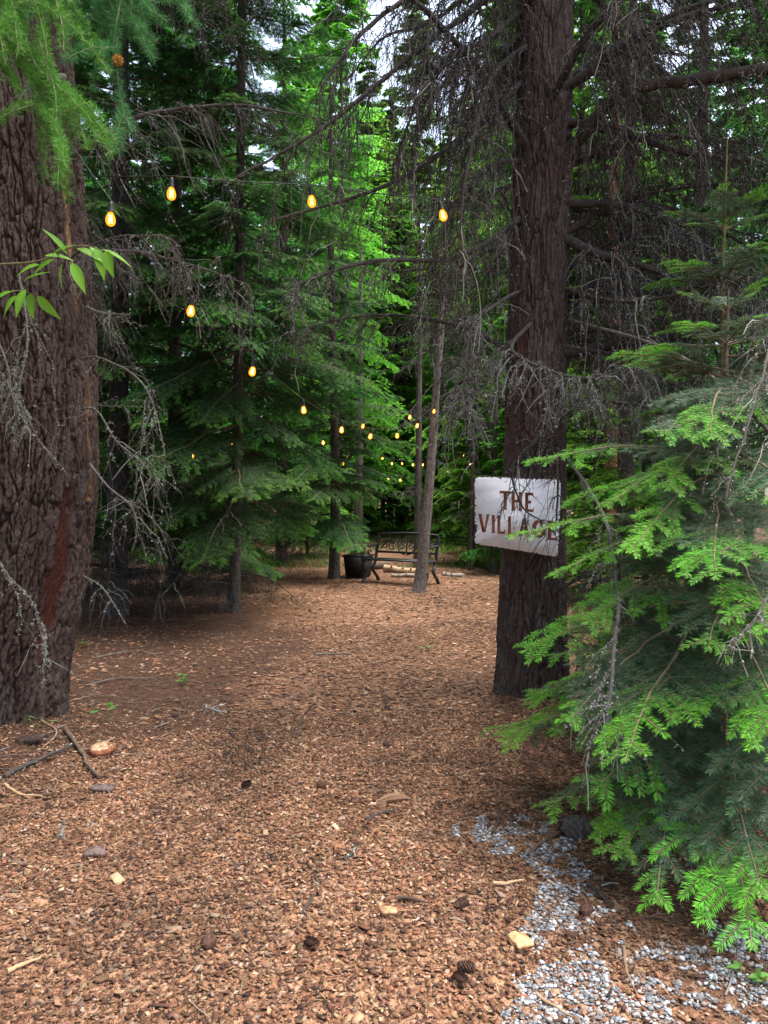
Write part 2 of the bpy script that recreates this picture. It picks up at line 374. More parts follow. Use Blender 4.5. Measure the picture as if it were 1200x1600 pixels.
# fallen brown needles over the duff
rng = np.random.default_rng(9)
xs, ys = [], []
for n, y0, y1 in ((120000, 1.7, 6), (60000, 6, 12)):
    x, y = in_view(rng, n, y0, y1); k = rng.random(n) < np.maximum(duff(x, y), .10); xs.append(x[k]); ys.append(y[k])
x, y = np.concatenate(xs), np.concatenate(ys); n = len(x)
k = ~(gravel_mask(x, y) & (rng.random(n) < .8)); x, y = x[k], y[k]; n = len(x)
a = rng.random(n) * 6.283
mb = MB(); blades(mb, np.stack([x, y, gh(x, y) + .004 + .009 * rng.random(n)], 1), np.stack([np.cos(a), np.sin(a), rng.normal(0, .15, n)], 1), np.array([0, 0, 1.]) + rng.normal(0, .3, (n, 3)),
       .02 + .025 * rng.random(n), np.where(y < 6, .0016, .004), np.array([(.13, .065, .04), (.20, .105, .06), (.08, .042, .028), (.15, .09, .06)])[rng.choice(4, n)])
tag(mb.build('needle_litter', M['chip']), kind='stuff')
# small dead twigs strewn about
rng = np.random.default_rng(14); xs, ys = [], []
for n, y0, y1 in ((1500, 2, 6), (2200, 6, 14)):
    x, y = in_view(rng, n, y0, y1); k = rng.random(n) < .10 + .75 * duff(x, y); xs.append(x[k]); ys.append(y[k])
x, y = np.concatenate(xs), np.concatenate(ys); n = len(x); a = rng.random(n) * 6.283; l = .04 + .26 * rng.random(n) ** 2.5; t = np.linspace(-.5, .5, 5)
Pt = np.stack([x[:, None] + np.cos(a)[:, None] * l[:, None] * t, y[:, None] + np.sin(a)[:, None] * l[:, None] * t, np.zeros((n, 5))], -1) + np.cumsum(rng.normal(0, .02, (n, 5, 3)), 1) * l[:, None, None]
Pt[..., 2] = gh(Pt[..., 0].ravel(), Pt[..., 1].ravel()).reshape(n, 5) + .008 + np.abs(rng.normal(0, .006, (n, 5)))
mb = MB(); tubes(mb, Pt, (.0012 + .004 * rng.random(n) ** 3)[:, None] * np.array([1, .95, .85, .7, .5]), 4, np.array([(.07, .05, .042), (.14, .11, .09), (.05, .036, .03), (.20, .15, .11), (.17, .16, .145)])[rng.choice(5, n)])
tag(mb.build('twig_litter', M['twig']), kind='stuff')
# ------------------------------------------------------------------ trunks
def big_trunk(name, axis, parent, org, flare, seed, patch=None, nth=300, dz=.014, ztop=None, lobes=5, tint=(1, 1, 1), crust=.4, plate=(22, 2.4), amp=.036):
    """a trunk with deep furrowed bark cut into the mesh itself; axis rows are (z, x, y, r) in the world"""
    A = np.array(axis, float); z0, z1 = A[0, 0], A[-1, 0] if ztop is None else ztop
    z = np.arange(z0, z1, dz); nz = len(z)
    sm = lambda c: np.convolve(np.pad(np.interp(z, A[:, 0], A[:, c]), 20, 'edge'), np.ones(41) / 41, 'valid')
    cx, cy, r = sm(1), sm(2), sm(3)
    th = np.arange(nth) / nth * 2 * np.pi
    TH, Z = np.meshgrid(th, z); r_ = r[:, None] * np.ones(nth)
    zz = np.maximum(Z - z0, 0)
    rr = r_ * (1 + flare * np.exp(-zz / .22) + .10 * np.exp(-zz / .5) * np.sin(lobes * TH + seed) + .035 * np.sin(3 * TH + .8 * Z + seed))
    qx, qy = np.cos(TH) * r_, np.sin(TH) * r_
    f = lambda a, fr, s: (fbm(qx * fr, qy * fr, Z * fr, 3, s) - .5) * a
    wx, wy, wz = f(.045, 8, seed), f(.045, 8, seed + 9), f(.30, 4, seed + 18)
    i1, i2, i3 = np.zeros_like(qx), np.zeros_like(qx), np.zeros_like(qx)
    f1, f2 = voro((qx + wx) * plate[0], (qy + wy) * plate[0], (Z + wz) * plate[1], seed, i1)
    g = np.clip((f2 - f1) / .16, 0, 1); g = g * (2 - g)
    f1b, f2b = voro((qx + wx * .6) * plate[0] * 1.9, (qy + wy * .6) * plate[0] * 1.9, (Z + wz * .5) * plate[1] * 2.8, seed + 5, i2)
    gb = np.clip((f2b - f1b) / .10, 0, 1)
    f1c, f2c = voro(qx * plate[0] * 3.8, qy * plate[0] * 3.8, Z * plate[1] * 8, seed + 7, i3)
    step = .5 * i2 + .5 * i3
    fine = fbm(qx * 75, qy * 75, Z * 48, 3, seed + 40)
    d = amp * .85 * (g - .8) + amp * .30 * (i1 - .5) * g + amp * .18 * (gb - .7) * g + amp * .42 * (i2 - .5) * g + amp * .26 * (i3 - .5) * g + amp * .22 * (fine - .5)
    tone = fbm(qx * 4, qy * 4, Z * 2.2, 4, seed + 60)[..., None]
    plate_c = np.array((.060, .046, .042)) * (.45 + 1.1 * tone) * (.75 + .5 * step[..., None]); crack_c = np.array((.032, .020, .016)) * (.6 + .8 * tone)
    lich = np.clip((fbm(qx * 14, qy * 14, Z * 7, 4, seed + 80) - .60) * 9, 0, 1)[..., None] * g[..., None]
    C = crack_c + (plate_c - crack_c) * (g * (.5 + .5 * gb))[..., None]
    C = C * np.array(tint) * (1 - crust * lich) + np.array((.13, .135, .12)) * crust * lich
    if patch is not None:
        for (pth, pz, wth, wz_, pc, k) in patch:
            m = np.clip(1.6 - 1.6 * (np.abs((TH - pth + math.pi) % (2 * math.pi) - math.pi) / wth + np.abs(Z - pz) / wz_ * .5 + (tone[..., 0] - .5) * 1.2 + (fbm(qx * 11, qy * 11, Z * 4, 4, seed + 70) - .5) * 2.6), 0, 1)
            m = m * (np.abs(Z - pz) < wz_)
            d = d * (1 - .75 * m) - .022 * m * k; C = C * (1 - m[..., None]) + np.array(pc) * m[..., None] * (.5 + tone + .35 * (fine[..., None] - .5))
    rr = rr + d
    V = np.stack([cx[:, None] + np.cos(TH) * rr - org[0], cy[:, None] + np.sin(TH) * rr - org[1], Z - org[2]], -1)
    mb = MB(); i = np.arange(nz - 1)[:, None] * nth; j = np.arange(nth)[None]; j2 = (j + 1) % nth
    mb.add(V.reshape(-1, 3), np.stack([i + j, i + j2, i + nth + j2, i + nth + j], -1).reshape(-1, 4), col=np.clip(C, .004, .6).reshape(-1, 3))
    return mb.build(name, M['bark_geo'], parent, smooth=True)
def plain_trunk(mb, axis, sides=14, col=(.07, .055, .05), seed=0, flare=.35, n=60, lump=.06):
    A = np.array(axis, float); t = np.linspace(0, 1, n) ** 1.5; z = A[0, 2] + (A[-1, 2] - A[0, 2]) * t
    p = np.stack([np.interp(z, A[:, 2], A[:, 0]), np.interp(z, A[:, 2], A[:, 1]), z], 1); r = np.interp(z, A[:, 2], A[:, 3])
    r = r * (1 + flare * np.exp(-(z - z[0]) / .16))
    o = mb.n; tubes(mb, p, r, sides, col)
    V = mb.v[-1]; th = np.arctan2(V[:, 1] - np.repeat(p[:, 1], sides), V[:, 0] - np.repeat(p[:, 0], sides))
    k = 1 + lump * 2 * (fbm(np.cos(th) * 1.5 + seed, np.sin(th) * 1.5, V[:, 2] * 2.5, 3, seed) - .5)
    c = np.repeat(p, sides, 0); V[:] = c + (V - c) * k[:, None]
    tone = fbm(np.cos(th) * 2 + seed, np.sin(th) * 2, V[:, 2] * 3, 4, seed + 3)[:, None]
    mb.c[-1][:] = np.array(col) * (.45 + 1.1 * tone)

# ------------------------------------------------------------------ foliage generators (all grow along +X, flat side up)
OLD, MID, NEW = np.array((.040, .088, .046)), np.array((.045, .13, .035)), np.array((.13, .30, .040))
def bough_mesh(name, seed, L, W, tw, sub, nd, nl, nw, sag=.22, lift=.12, old=OLD, new=NEW, newfrac=.3, stem=(.13, .09, .06), bare=.1, mat_='needle', twr=.0035, dead=0.0, newreg=0):
    rng = np.random.default_rng(seed); mb = MB()
    def curve(base, d, ln, droop, k, wig=.04):
        t = np.linspace(0, 1, k)[:, None]
        return base + d * ln * t + np.array([0, 0, -droop * ln]) * t ** 2 + np.cumsum(rng.normal(0, wig * ln / k, (k, 3)), 0) * (t > 0)
    ax_t = np.linspace(0, 1, 16)
    axis = np.stack([L * ax_t, np.cumsum(rng.normal(0, .005 * L, 16)) * (ax_t > 0), L * (lift * 4 * ax_t * (1 - ax_t) - sag * (ax_t ** 2 - ax_t) * 0) + np.cumsum(rng.normal(0, .004 * L, 16)) * (ax_t > 0)], 1)
    pl = [(axis, bare, 1.0)]                                  # polylines: points, bare share at the base, outer share
    tubes(mb, axis, np.linspace(.009 * L + .002, .0018, 16), 5, stem, m=1)
    ts = np.arange(bare, .985, tw / L)
    tw_l, sub_l = [], []
    for n_, t in enumerate(ts):
        t = min(.985, t + rng.normal(0, .2 * tw / L)); i = t * 15; a = int(i); u = i - a
        b = axis[a] * (1 - u) + axis[a + 1] * u; T = unit(axis[a + 1] - axis[a])
        sides = (1, -1) if rng.random() < .75 else ((1,) if n_ % 2 else (-1,))
        for s in sides:
            ln = L * W * ((1 - t) ** .75 * min(1, .45 + t * 1.8)) * rng.uniform(.65, 1.15) + .045
            an = R(rng.normal(52, 6) * (1 - .25 * t)); d = T * math.cos(an) + np.array([0, 1, 0]) * s * math.sin(an)
            d = unit(d + np.array([0, 0, rng.normal(.03, .07)]))
            p = curve(b, d, ln, rng.uniform(.3, 1.0) * sag, 6); tw_l.append(p); pl.append((p, .03, t))
            for q, uu in enumerate(np.arange(.18, .95, sub / ln) if ln > sub * 1.5 else ()):
                for s2 in (1, -1):
                    l2 = ln * .42 * (1 - uu) * rng.uniform(.6, 1.2) + .022
                    if l2 < nl * .9: continue
                    i2 = uu * 5; a2 = int(i2); u2 = i2 - a2
                    b2 = p[a2] * (1 - u2) + p[a2 + 1] * u2; T2 = unit(p[a2 + 1] - p[a2]); S2 = unit(np.cross(np.array([0, 0, 1.]), T2))
                    an = R(rng.normal(48, 6)); d2 = T2 * math.cos(an) + S2 * s2 * math.sin(an) + np.array([0, 0, rng.normal(0, .06)])
                    p2 = curve(b2, unit(d2), l2, rng.uniform(.2, .8) * sag, 4); sub_l.append(p2); pl.append((p2, .02, .55 * t + .45 * uu))
    if tw_l:
        A = np.array(tw_l); tubes(mb, A, np.tile(np.linspace(twr, twr * .4, 6), (len(A), 1)), 3, stem, m=1)
    if sub_l:
        A = np.array(sub_l); tubes(mb, A, np.tile(np.linspace(twr * .55, twr * .3, 4), (len(A), 1)), 3, np.array(stem) * 1.15, m=1)
    Bs, Ds, Ns, Cs, Ls = [], [], [], [], []
    for p, b0, outer in pl:
        if dead and rng.random() < dead: continue
        sg = np.linalg.norm(np.diff(p, axis=0), axis=1); cum = np.concatenate([[0], np.cumsum(sg)]); ln = cum[-1]
        s = np.arange(b0 * ln + nd * rng.random(), ln, nd)
        if not len(s): continue
        s = np.clip(s + rng.normal(0, nd * .2, len(s)), 0, ln * .999)
        pos = np.stack([np.interp(s, cum, p[:, c]) for c in range(3)], 1)
        gi = np.clip(np.searchsorted(cum, s) - 1, 0, len(p) - 2); T = unit(p[gi + 1] - p[gi])
        S = unit(np.cross(np.array([0, 0, 1.]), T)); N = np.cross(T, S)
        reg = pos[:, 0] / L + .25 * np.abs(pos[:, 1]) / (W * L) if newreg else None
        isn = np.clip((reg - newreg - rng.normal(0, .06)) / .14 + .5, 0, 1) * rng.uniform(.75, 1) if newreg else (s > ln - max(newfrac * ln, .065 if newfrac else 0)) & (rng.random() < np.clip(-.5 + 1.9 * outer, 0, 1)) if newfrac else np.zeros(len(s), bool)
        for sd_ in (1, -1):
            an = rng.normal(62, 8, len(s)) * np.where(s > ln - nl, .6, 1.0); an = np.radians(an)[:, None]
            Ds.append(T * np.cos(an) + S * sd_ * np.sin(an) + N * (rng.normal(.10, .22, len(s)))[:, None]); Bs.append(pos); Ns.append(N + rng.normal(0, .25, (len(s), 3)))
            iw = np.asarray(isn, float)[:, None]; c = (old + (new - old) * iw) * (1 + rng.normal(0, .18, (len(s), 1)))
            if newreg: c = np.where(rng.random((len(s), 1)) < .03 * (1 - iw), np.array((.20, .12, .06)), c)      # a few browned needles
            Cs.append(c)
            Ls.append(nl * rng.uniform(.75, 1.15, len(s)) * np.clip(.55 + (ln - s) / (nl * 2.5), .55, 1))
    B, D, N, C, Ln = map(np.concatenate, (Bs, Ds, Ns, Cs, Ls))
    blades(mb, B, D, N, Ln, nw, np.clip(C, .008, .7), m=0)
    return mb.mesh(name, [M[mat_], M['twig']])
def crown_arrays(seed, H, Rm, zb, nb, ntw=11, nsp=8, bl=.10, bw=.030, droop=.45, c0=(.035, .095, .03), c1=(.07, .17, .045), top=.12, fill=1.0, shape=.8):
    """a whole conifer crown as tiers of drooping sprays; returns blade arrays"""
    rng = np.random.default_rng(seed)
    hz = np.sort(rng.random(nb)) ** .85; z = zb + (H - zb) * hz
    l = (Rm * (1 - hz) ** shape * rng.uniform(.62, 1.15, nb) + top); az = np.arange(nb) * 2.39996 + rng.normal(0, .35, nb)
    # twigs along each bough
    t = (np.arange(ntw) + .5) / ntw * .88 + .12; t = t[None] + rng.normal(0, .02, (nb, ntw))
    up = rng.uniform(.0, .22, nb) + .35 * hz
    rad = l[:, None] * t; zz = z[:, None] + l[:, None] * (up[:, None] * t - droop * (1 - .6 * hz[:, None]) * t ** 2)
    ca, sa = np.cos(az)[:, None], np.sin(az)[:, None]
    base = np.stack([rad * ca, rad * sa, zz], -1)                                   # nb,ntw,3
    Rv = np.stack([ca + 0 * t, sa + 0 * t, (up[:, None] - 2 * droop * (1 - .6 * hz[:, None]) * t)], -1); Rv = unit(Rv)
    Sv = np.stack([-sa + 0 * t, ca + 0 * t, 0 * t], -1)
    tl = (l[:, None] * .42 * (1 - t) ** .7 + .16) * rng.uniform(.6, 1.2, (nb, ntw))
    Bs, Ds, Ns, Cs, Ls = [], [], [], [], []
    for sd_ in (1, -1):
        an = np.radians(rng.normal(55, 9, (nb, ntw)))[..., None]
        d = Rv * np.cos(an) + Sv * sd_ * np.sin(an) + np.array([0, 0, 1.]) * rng.normal(-.08, .10, (nb, ntw))[..., None]
        u = (np.arange(nsp) + .3) / nsp
        p = base[:, :, None] + d[:, :, None] * (tl[..., None] * u)[..., None] + np.array([0, 0, -1.]) * ((tl[..., None] * u ** 2) * .28)[..., None]
        S2 = unit(np.cross(d, np.array([0, 0, 1.])))
        for s2 in (1, -1, 0):
            a2 = np.radians(rng.normal(48, 12, (nb, ntw, nsp)))[..., None] * s2
            dd = d[:, :, None] * np.cos(a2) + S2[:, :, None] * np.sin(a2) + rng.normal(0, .12, (nb, ntw, nsp, 3)) + np.array([0, 0, -.10])
            Bs.append(p.reshape(-1, 3)); Ds.append(dd.reshape(-1, 3)); Ns.append((np.array([0, 0, 1.]) + rng.normal(0, .3, (nb, ntw, nsp, 3))).reshape(-1, 3))
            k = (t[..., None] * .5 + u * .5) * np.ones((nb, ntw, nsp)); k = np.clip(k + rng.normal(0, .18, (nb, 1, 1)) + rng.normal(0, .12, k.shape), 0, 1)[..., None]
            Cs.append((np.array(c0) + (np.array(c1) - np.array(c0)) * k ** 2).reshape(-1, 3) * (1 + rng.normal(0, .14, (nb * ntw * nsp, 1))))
            Ls.append((bl * rng.uniform(.7, 1.3, (nb, ntw, nsp)) * (1 - .3 * u)).ravel())
    B, D, N, C, Ln = map(np.concatenate, (Bs, Ds, Ns, Cs, Ls))
    k = rng.random(len(B)) < fill
    return B[k], D[k], N[k], np.clip(C[k], .008, .6), Ln[k], bw, (base, z, l)
def crown_mesh(name, seed, H, Rm, zb, nb, limb=(.05, .042, .038), leaf_='needle', **k):
    B, D, N, C, Ln, bw, (base, z, l) = crown_arrays(seed, H, Rm, zb, nb, **k)
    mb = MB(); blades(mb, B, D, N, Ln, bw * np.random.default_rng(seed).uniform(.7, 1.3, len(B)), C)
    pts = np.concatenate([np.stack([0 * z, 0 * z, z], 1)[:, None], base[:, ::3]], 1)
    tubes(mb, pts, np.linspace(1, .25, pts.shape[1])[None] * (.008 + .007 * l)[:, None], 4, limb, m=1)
    return mb.mesh(name, [M[leaf_], M['twig']])

def dead_branch(seed, path, r0, r1, nsub, sublen, hang=.7, nter=7, terlen=.14, lich=5, ls=.0075, col=(.055, .045, .040), lcol=(.30, .30, .26), sub_r=.0035, start=.08, fwd=.5, n=28):
    """a dead limb: knobbly hanging side twigs, hung with grey lichen, in the coordinates of path"""
    rng = np.random.default_rng(seed); wood = MB(); li = wood
    p = spline(path, n); Ltot = np.linalg.norm(np.diff(p, axis=0), axis=1).sum()
    p[1:] += np.cumsum(rng.normal(0, .004 * Ltot / 3, (n - 1, 3)), 0)
    rr = np.linspace(r0, r1, n) * (1 + rng.normal(0, .07, n)); tubes(wood, p, rr, 7, col)
    T = np.gradient(p, axis=0); T = unit(T)
    i = np.clip((start + (1 - start) * rng.random(nsub)) * (n - 1), 0, n - 1.001); a = i.astype(int); u = (i - a)[:, None]
    b = p[a] * (1 - u) + p[a + 1] * u; t = T[a]
    S = unit(np.cross(t, np.array([0, 0, 1.]))); sgn = np.where(rng.random(nsub) < .5, 1, -1)[:, None]
    d = unit(t * fwd + S * sgn * rng.uniform(.3, 1.1, (nsub, 1)) + np.array([0, 0, 1.]) * rng.normal(-.05, .4, (nsub, 1)))
    ln = sublen * rng.uniform(.25, 1.3, (nsub, 1)) * (1 - .45 * i[:, None] / n)
    k = 8; s = np.linspace(0, 1, k)
    hg = hang * rng.uniform(.4, 1.4, (nsub, 1))
    Q = b[:, None] + d[:, None] * (ln * s * (1 - .35 * s * np.minimum(hg, 1)))[..., None] + np.array([0, 0, -1.]) * (hg * ln * s ** 2)[..., None]
    wg = np.cumsum(rng.normal(0, 1, (nsub, k, 3)), 1) * (ln * .028)[..., None]; wg[:, 0] = 0; Q = Q + wg
    tubes(wood, Q, (sub_r * np.linspace(1.15, .4, k))[None] * rng.uniform(.6, 1.3, (nsub, 1)), 4, np.array(col) * rng.uniform(.7, 1.5, (nsub, 1)))
    # short twigs off the twigs
    m = nsub * nter; si = np.repeat(np.arange(nsub), nter); v = rng.uniform(.12, .98, m) * (k - 1); va = v.astype(int); vu = (v - va)[:, None]
    bb = Q[si, va] * (1 - vu) + Q[si, va + 1] * vu; tt = unit(Q[si, va + 1] - Q[si, va])
    dd = unit(tt * .6 + rng.normal(0, .6, (m, 3)) + np.array([0, 0, -.25])); l3 = terlen * rng.uniform(.2, 1.5, (m, 1)); s3 = np.linspace(0, 1, 4)
    Q3 = bb[:, None] + dd[:, None] * (l3 * s3)[..., None] + np.array([0, 0, -.45]) * (l3 * s3 ** 2)[..., None]
    w3 = np.cumsum(rng.normal(0, .06, (m, 4, 3)), 1) * l3[..., None]; w3[:, 0] = 0; Q3 = Q3 + w3
    tubes(wood, Q3, np.tile(sub_r * np.array([.62, .5, .42, .3]), (m, 1)), 3, np.array(col) * rng.uniform(.7, 1.6, (m, 1)))
    # knobs (spur shoots) along twigs
    def along(A, cnt):
        j = rng.integers(0, len(A), cnt); v = rng.random(cnt) ** .8 * (A.shape[1] - 1.001); a_ = v.astype(int); u_ = (v - a_)[:, None]
        return A[j, a_] * (1 - u_) + A[j, a_ + 1] * u_, unit(A[j, a_ + 1] - A[j, a_])
    kb, kt = along(Q3, m * 3); kn = unit(rng.normal(0, 1, kb.shape))
    tubes(wood, np.stack([kb, kb + kn * .007], 1), np.tile([sub_r * .9, sub_r * .75], (len(kb), 1)), 3, np.array(col) * 1.2)
    if lich:
        hv = np.where(rng.random(nsub) < min(.6, .07 * lich + .03))[0]            # twigs grown over with a crust of lichen
        for A, sel, fr in ((Q, hv, 1.0), (Q3, np.where(rng.random(m) < min(.4, .05 * lich))[0], .9)):
            if len(sel):
                rd = sub_r * fr * rng.uniform(.5, 1.55, (len(sel), A.shape[1])) * np.linspace(1, .55, A.shape[1]); lc = np.array(lcol) * rng.uniform(.35, .85, (len(sel), 1))
                tubes(li, A[sel] + rng.normal(0, sub_r * .5, A[sel].shape), rd, 4, np.clip(lc, .02, .6), m=1)
        for A, cnt in ((Q, int(nsub * lich * 6)), (Q3, int(m * lich * .7))):
            pb, pt = along(A, cnt); keep = rng.random(cnt) < .25 + .75 * vnoise(pb[:, 0] * 5, pb[:, 1] * 5, pb[:, 2] * 5, 4); pb = pb[keep]
            c = np.array(lcol) * rng.uniform(.55, 1.35, (len(pb), 1)) * (1 + rng.normal(0, .05, (len(pb), 3)))
            for q in range(3):
                blades(li, pb + rng.normal(0, .003, pb.shape), rng.normal(0, 1, pb.shape) + np.array([0, 0, -.3]), rng.normal(0, 1, pb.shape), ls * rng.uniform(.6, 1.9, len(pb)), ls * rng.uniform(.4, .9, len(pb)), np.clip(c, .02, .75), m=1)
        pb, pt = p[rng.integers(1, n - 1, int(lich * 40))], 0
        rad = unit(rng.normal(0, 1, pb.shape)); pb = pb + rad * np.interp(np.arange(len(pb)) % n, np.arange(n), rr)[:, None] * .95
        blades(li, pb, rad + rng.normal(0, .6, pb.shape), rng.normal(0, 1, pb.shape), ls * 1.3, ls * .9, np.array(lcol) * rng.uniform(.5, 1.1, (len(pb), 1)), m=1)
    return wood
def put_branch(parent, org, seed, pix, r0, r1, label=None, **k):
    """a limb along points (px, py, Y): a part of its tree"""
    path = np.array([P(*q) if len(q) == 3 else q[:3] for q in pix]) - np.array(org)
    return dead_branch(seed, path, r0, r1, **k).build('branch', [M['twig'], M['lichen']], parent)
def copy_branch(parent, pair, m):
    return ob('branch', pair, parent, mat=m)
def dead_pair(seed, L, **k):
    path = np.array([(0, 0, 0), (L * .3, 0, L * .05), (L * .65, L * .04, L * .0), (L, 0, -L * .16)])
    return dead_branch(seed, path, .011 * L + .004, .003, **k).mesh('branch', [M['twig'], M['lichen']])

# ------------------------------------------------------------------ the big conifer on the left
ORG = (-2.70, 5.40, g1(-2.7, 5.4))
lt = thing('conifer_tree', 'massive rough barked conifer at the left edge with a reddish scar low on its trunk', 'tree', ORG, 'large old conifers at the path entrance')
big_trunk('trunk', [(-.1, -2.80, 5.42, .50), (.5, -2.72, 5.42, .49), (1.1, -2.57, 5.42, .47), (1.7, -2.49, 5.42, .45), (2.6, -2.46, 5.42, .405), (3.8, -2.52, 5.42, .37), (5.2, -2.60, 5.42, .35), (8, -2.7, 5.42, .30)],
          lt, ORG, .12, 3, patch=[(-.62, 1.02, .20, .62, (.052, .017, .012), 1), (-.15, 2.0, .16, .45, (.16, .085, .04), .2), (-.35, 3.3, .08, .5, (.20, .11, .06), .2)], nth=520, dz=.009, amp=.044, tint=(1.0, .90, .84), crust=.15)
mb = MB(); plain_trunk(mb, [(-.1, .02, 7.85, .31), (-.2, .1, 13, .2), (-.2, .1, 19, .03)], 14, (.07, .055, .05), 4, 0); mb.build('upper_trunk', M['bark'], lt)
# ------------------------------------------------------------------ the big conifer on the right, with the sign
ORR = (P(833, 1100, 6.0)[0], 6.0, g1(1.16, 6.0))
rt = thing('conifer_tree', 'tall dark conifer trunk carrying the white sign and many dead lichen hung limbs', 'tree', ORR, 'large old conifers at the path entrance')
ax = [(-.1, ORR[0], 6.0, .268)] + [(P(px, py, 6.0)[2], P(px, py, 6.0)[0], 6.0, r) for px, py, r in ((834, 1060, .262), (833, 950, .250), (836, 800, .236), (838, 600, .225), (842, 400, .218), (847, 200, .212), (850, 0, .205))] + [(8.5, 1.32, 6.0, .18)]
big_trunk('trunk', ax, rt, ORR, .16, 11, nth=380, amp=.028, tint=(1.22, 1.14, 1.10), crust=.3, plate=(25, 3.0), dz=.0095, patch=[(-2.3, 2.6, .3, .3, (.11, .05, .035), .3)])
mb = MB(); plain_trunk(mb, [(.15, 0, 8.3, .185), (.2, .1, 13, .12), (.25, .1, 18, .02)], 14, (.07, .055, .05), 4, 0); mb.build('upper_trunk', M['bark'], rt)
# limbs of the right-hand conifer that can be traced in the photograph
DK = (.050, .043, .040)
put_branch(rt, ORR, 101, [(872, 268, 5.95), (905, 222, 5.85), (945, 172, 5.7), (1005, 140, 5.55), (1095, 128, 5.35), (1225, 108, 5.1)], .052, .036, nsub=70, sublen=.75, hang=1.0, nter=9, lich=2.4, col=(.06, .048, .043), label=None)
put_branch(rt, ORR, 102, [(880, 372, 5.9), (940, 398, 5.7), (985, 408, 5.6), (1080, 440, 5.4), (1180, 500, 5.2)], .040, .012, nsub=60, sublen=.7, hang=.9, nter=9, lich=3.5, col=DK)
put_branch(rt, ORR, 103, [(885, 318, 5.9), (960, 318, 5.8), (1040, 345, 5.7), (1130, 400, 5.6)], .034, .010, nsub=60, sublen=.7, hang=1.0, nter=9, lich=3.0, col=DK)
put_branch(rt, ORR, 104, [(885, 190, 5.9), (960, 205, 5.8), (1060, 235, 5.8), (1170, 250, 5.8)], .040, .012, nsub=70, sublen=.8, hang=1.0, nter=9, lich=1.4, col=DK)
put_branch(rt, ORR, 105, [(815, 130, 5.9), (760, 185, 5.7), (700, 232, 5.5), (600, 292, 5.3), (420, 352, 5.1)], .030, .008, nsub=46, sublen=.75, hang=1.0, nter=8, lich=1.3, col=DK)
put_branch(rt, ORR, 106, [(820, -40, 5.95), (770, -10, 5.7), (690, 50, 5.4), (600, 122, 5.1), (500, 205, 4.9), (372, 285, 4.75)], .030, .007, nsub=50, sublen=.85, hang=1.0, nter=8, lich=1.0, col=DK)
put_branch(rt, ORR, 107, [(812, 342, 5.9), (760, 380, 5.6), (690, 404, 5.4), (600, 404, 5.2), (520, 420, 5.1), (442, 450, 5.0)], .026, .007, nsub=46, sublen=.42, hang=.8, nter=8, lich=4.0, col=(.06, .052, .048))
put_branch(rt, ORR, 108, [(825, 70, 5.9), (770, 120, 5.5), (740, 200, 5.2), (720, 300, 5.05), (715, 400, 5.0)], .026, .006, nsub=44, sublen=.7, hang=.9, nter=9, lich=1.6, col=DK)
put_branch(rt, ORR, 109, [(815, -120, 5.9), (740, -70, 5.3), (650, -10, 4.9), (560, 60, 4.6), (500, 140, 4.5)], .030, .007, nsub=60, sublen=.8, hang=1.0, nter=8, lich=.8, col=DK)
put_branch(rt, ORR, 110, [(865, 600, 5.85), (900, 625, 5.5), (960, 632, 5.2), (1020, 645, 5.0), (1085, 697, 4.85)], .020, .005, nsub=40, sublen=.45, hang=.8, nter=8, lich=6.5, col=(.07, .06, .055), ls=.008)
put_branch(rt, ORR, 111, [(830, 505, 5.8), (800, 545, 5.5), (850, 575, 5.2), (925, 590, 5.0), (1000, 570, 4.9)], .018, .005, nsub=44, sublen=.45, hang=.8, nter=8, lich=7, col=(.07, .06, .055), ls=.008)
put_branch(rt, ORR, 112, [(812, 455, 5.85), (770, 480, 5.5), (735, 520, 5.3), (725, 600, 5.2), (722, 650, 5.15)], .016, .004, nsub=34, sublen=.4, hang=.9, nter=8, lich=6, col=(.07, .06, .055))
put_branch(rt, ORR, 113, [(850, 660, 5.8), (835, 690, 5.5), (800, 730, 5.35), (815, 790, 5.25), (845, 815, 5.22)], .012, .004, nsub=16, sublen=.26, hang=.9, nter=5, lich=3, col=(.035, .03, .028))
put_branch(rt, ORR, 114, [(855, 690, 5.8), (868, 715, 5.5), (872, 770, 5.35), (868, 835, 5.3)], .012, .005, nsub=12, sublen=.22, hang=.9, nter=5, lich=3, col=(.05, .035, .03))
put_branch(rt, ORR, 115, [(870, 700, 5.8), (940, 790, 4.6), (966, 900, 3.6), (972, 1020, 3.2), (965, 1128, 3.05)], .012, .007, nsub=16, sublen=.25, hang=.8, nter=5, lich=9, col=(.10, .095, .085), ls=.008)
put_branch(rt, ORR, 116, [(860, 930, 5.8), (930, 900, 5.6), (1000, 960, 5.4), (1060, 1060, 5.2)], .014, .004, nsub=60, sublen=.6, hang=.5, nter=7, lich=.8, col=(.045, .036, .032))
put_branch(rt, ORR, 117, [(862, 980, 5.8), (920, 1010, 5.5), (960, 1060, 5.3), (990, 1100, 5.2)], .010, .003, nsub=44, sublen=.5, hang=.4, nter=7, lich=.6, col=(.045, .036, .032))
put_branch(rt, ORR, 118, [(880, 450, 5.9), (960, 470, 5.5), (1060, 460, 5.1), (1130, 430, 4.9), (1190, 470, 4.8)], .020, .006, nsub=60, sublen=.6, hang=.9, nter=9, lich=5, col=(.06, .05, .046))
put_branch(rt, ORR, 119, [(880, 540, 5.9), (980, 560, 5.6), (1080, 610, 5.2), (1150, 600, 4.9), (1230, 570, 4.6)], .018, .006, nsub=44, sublen=.5, hang=.8, nter=8, lich=6.5, col=(.07, .06, .055), ls=.008)
put_branch(rt, ORR, 120, [(812, 20, 5.9), (760, 60, 5.5), (700, 90, 5.2), (650, 160, 5.0), (620, 260, 4.95)], .024, .006, nsub=70, sublen=.8, hang=1.0, nter=9, lich=1.0, col=DK)
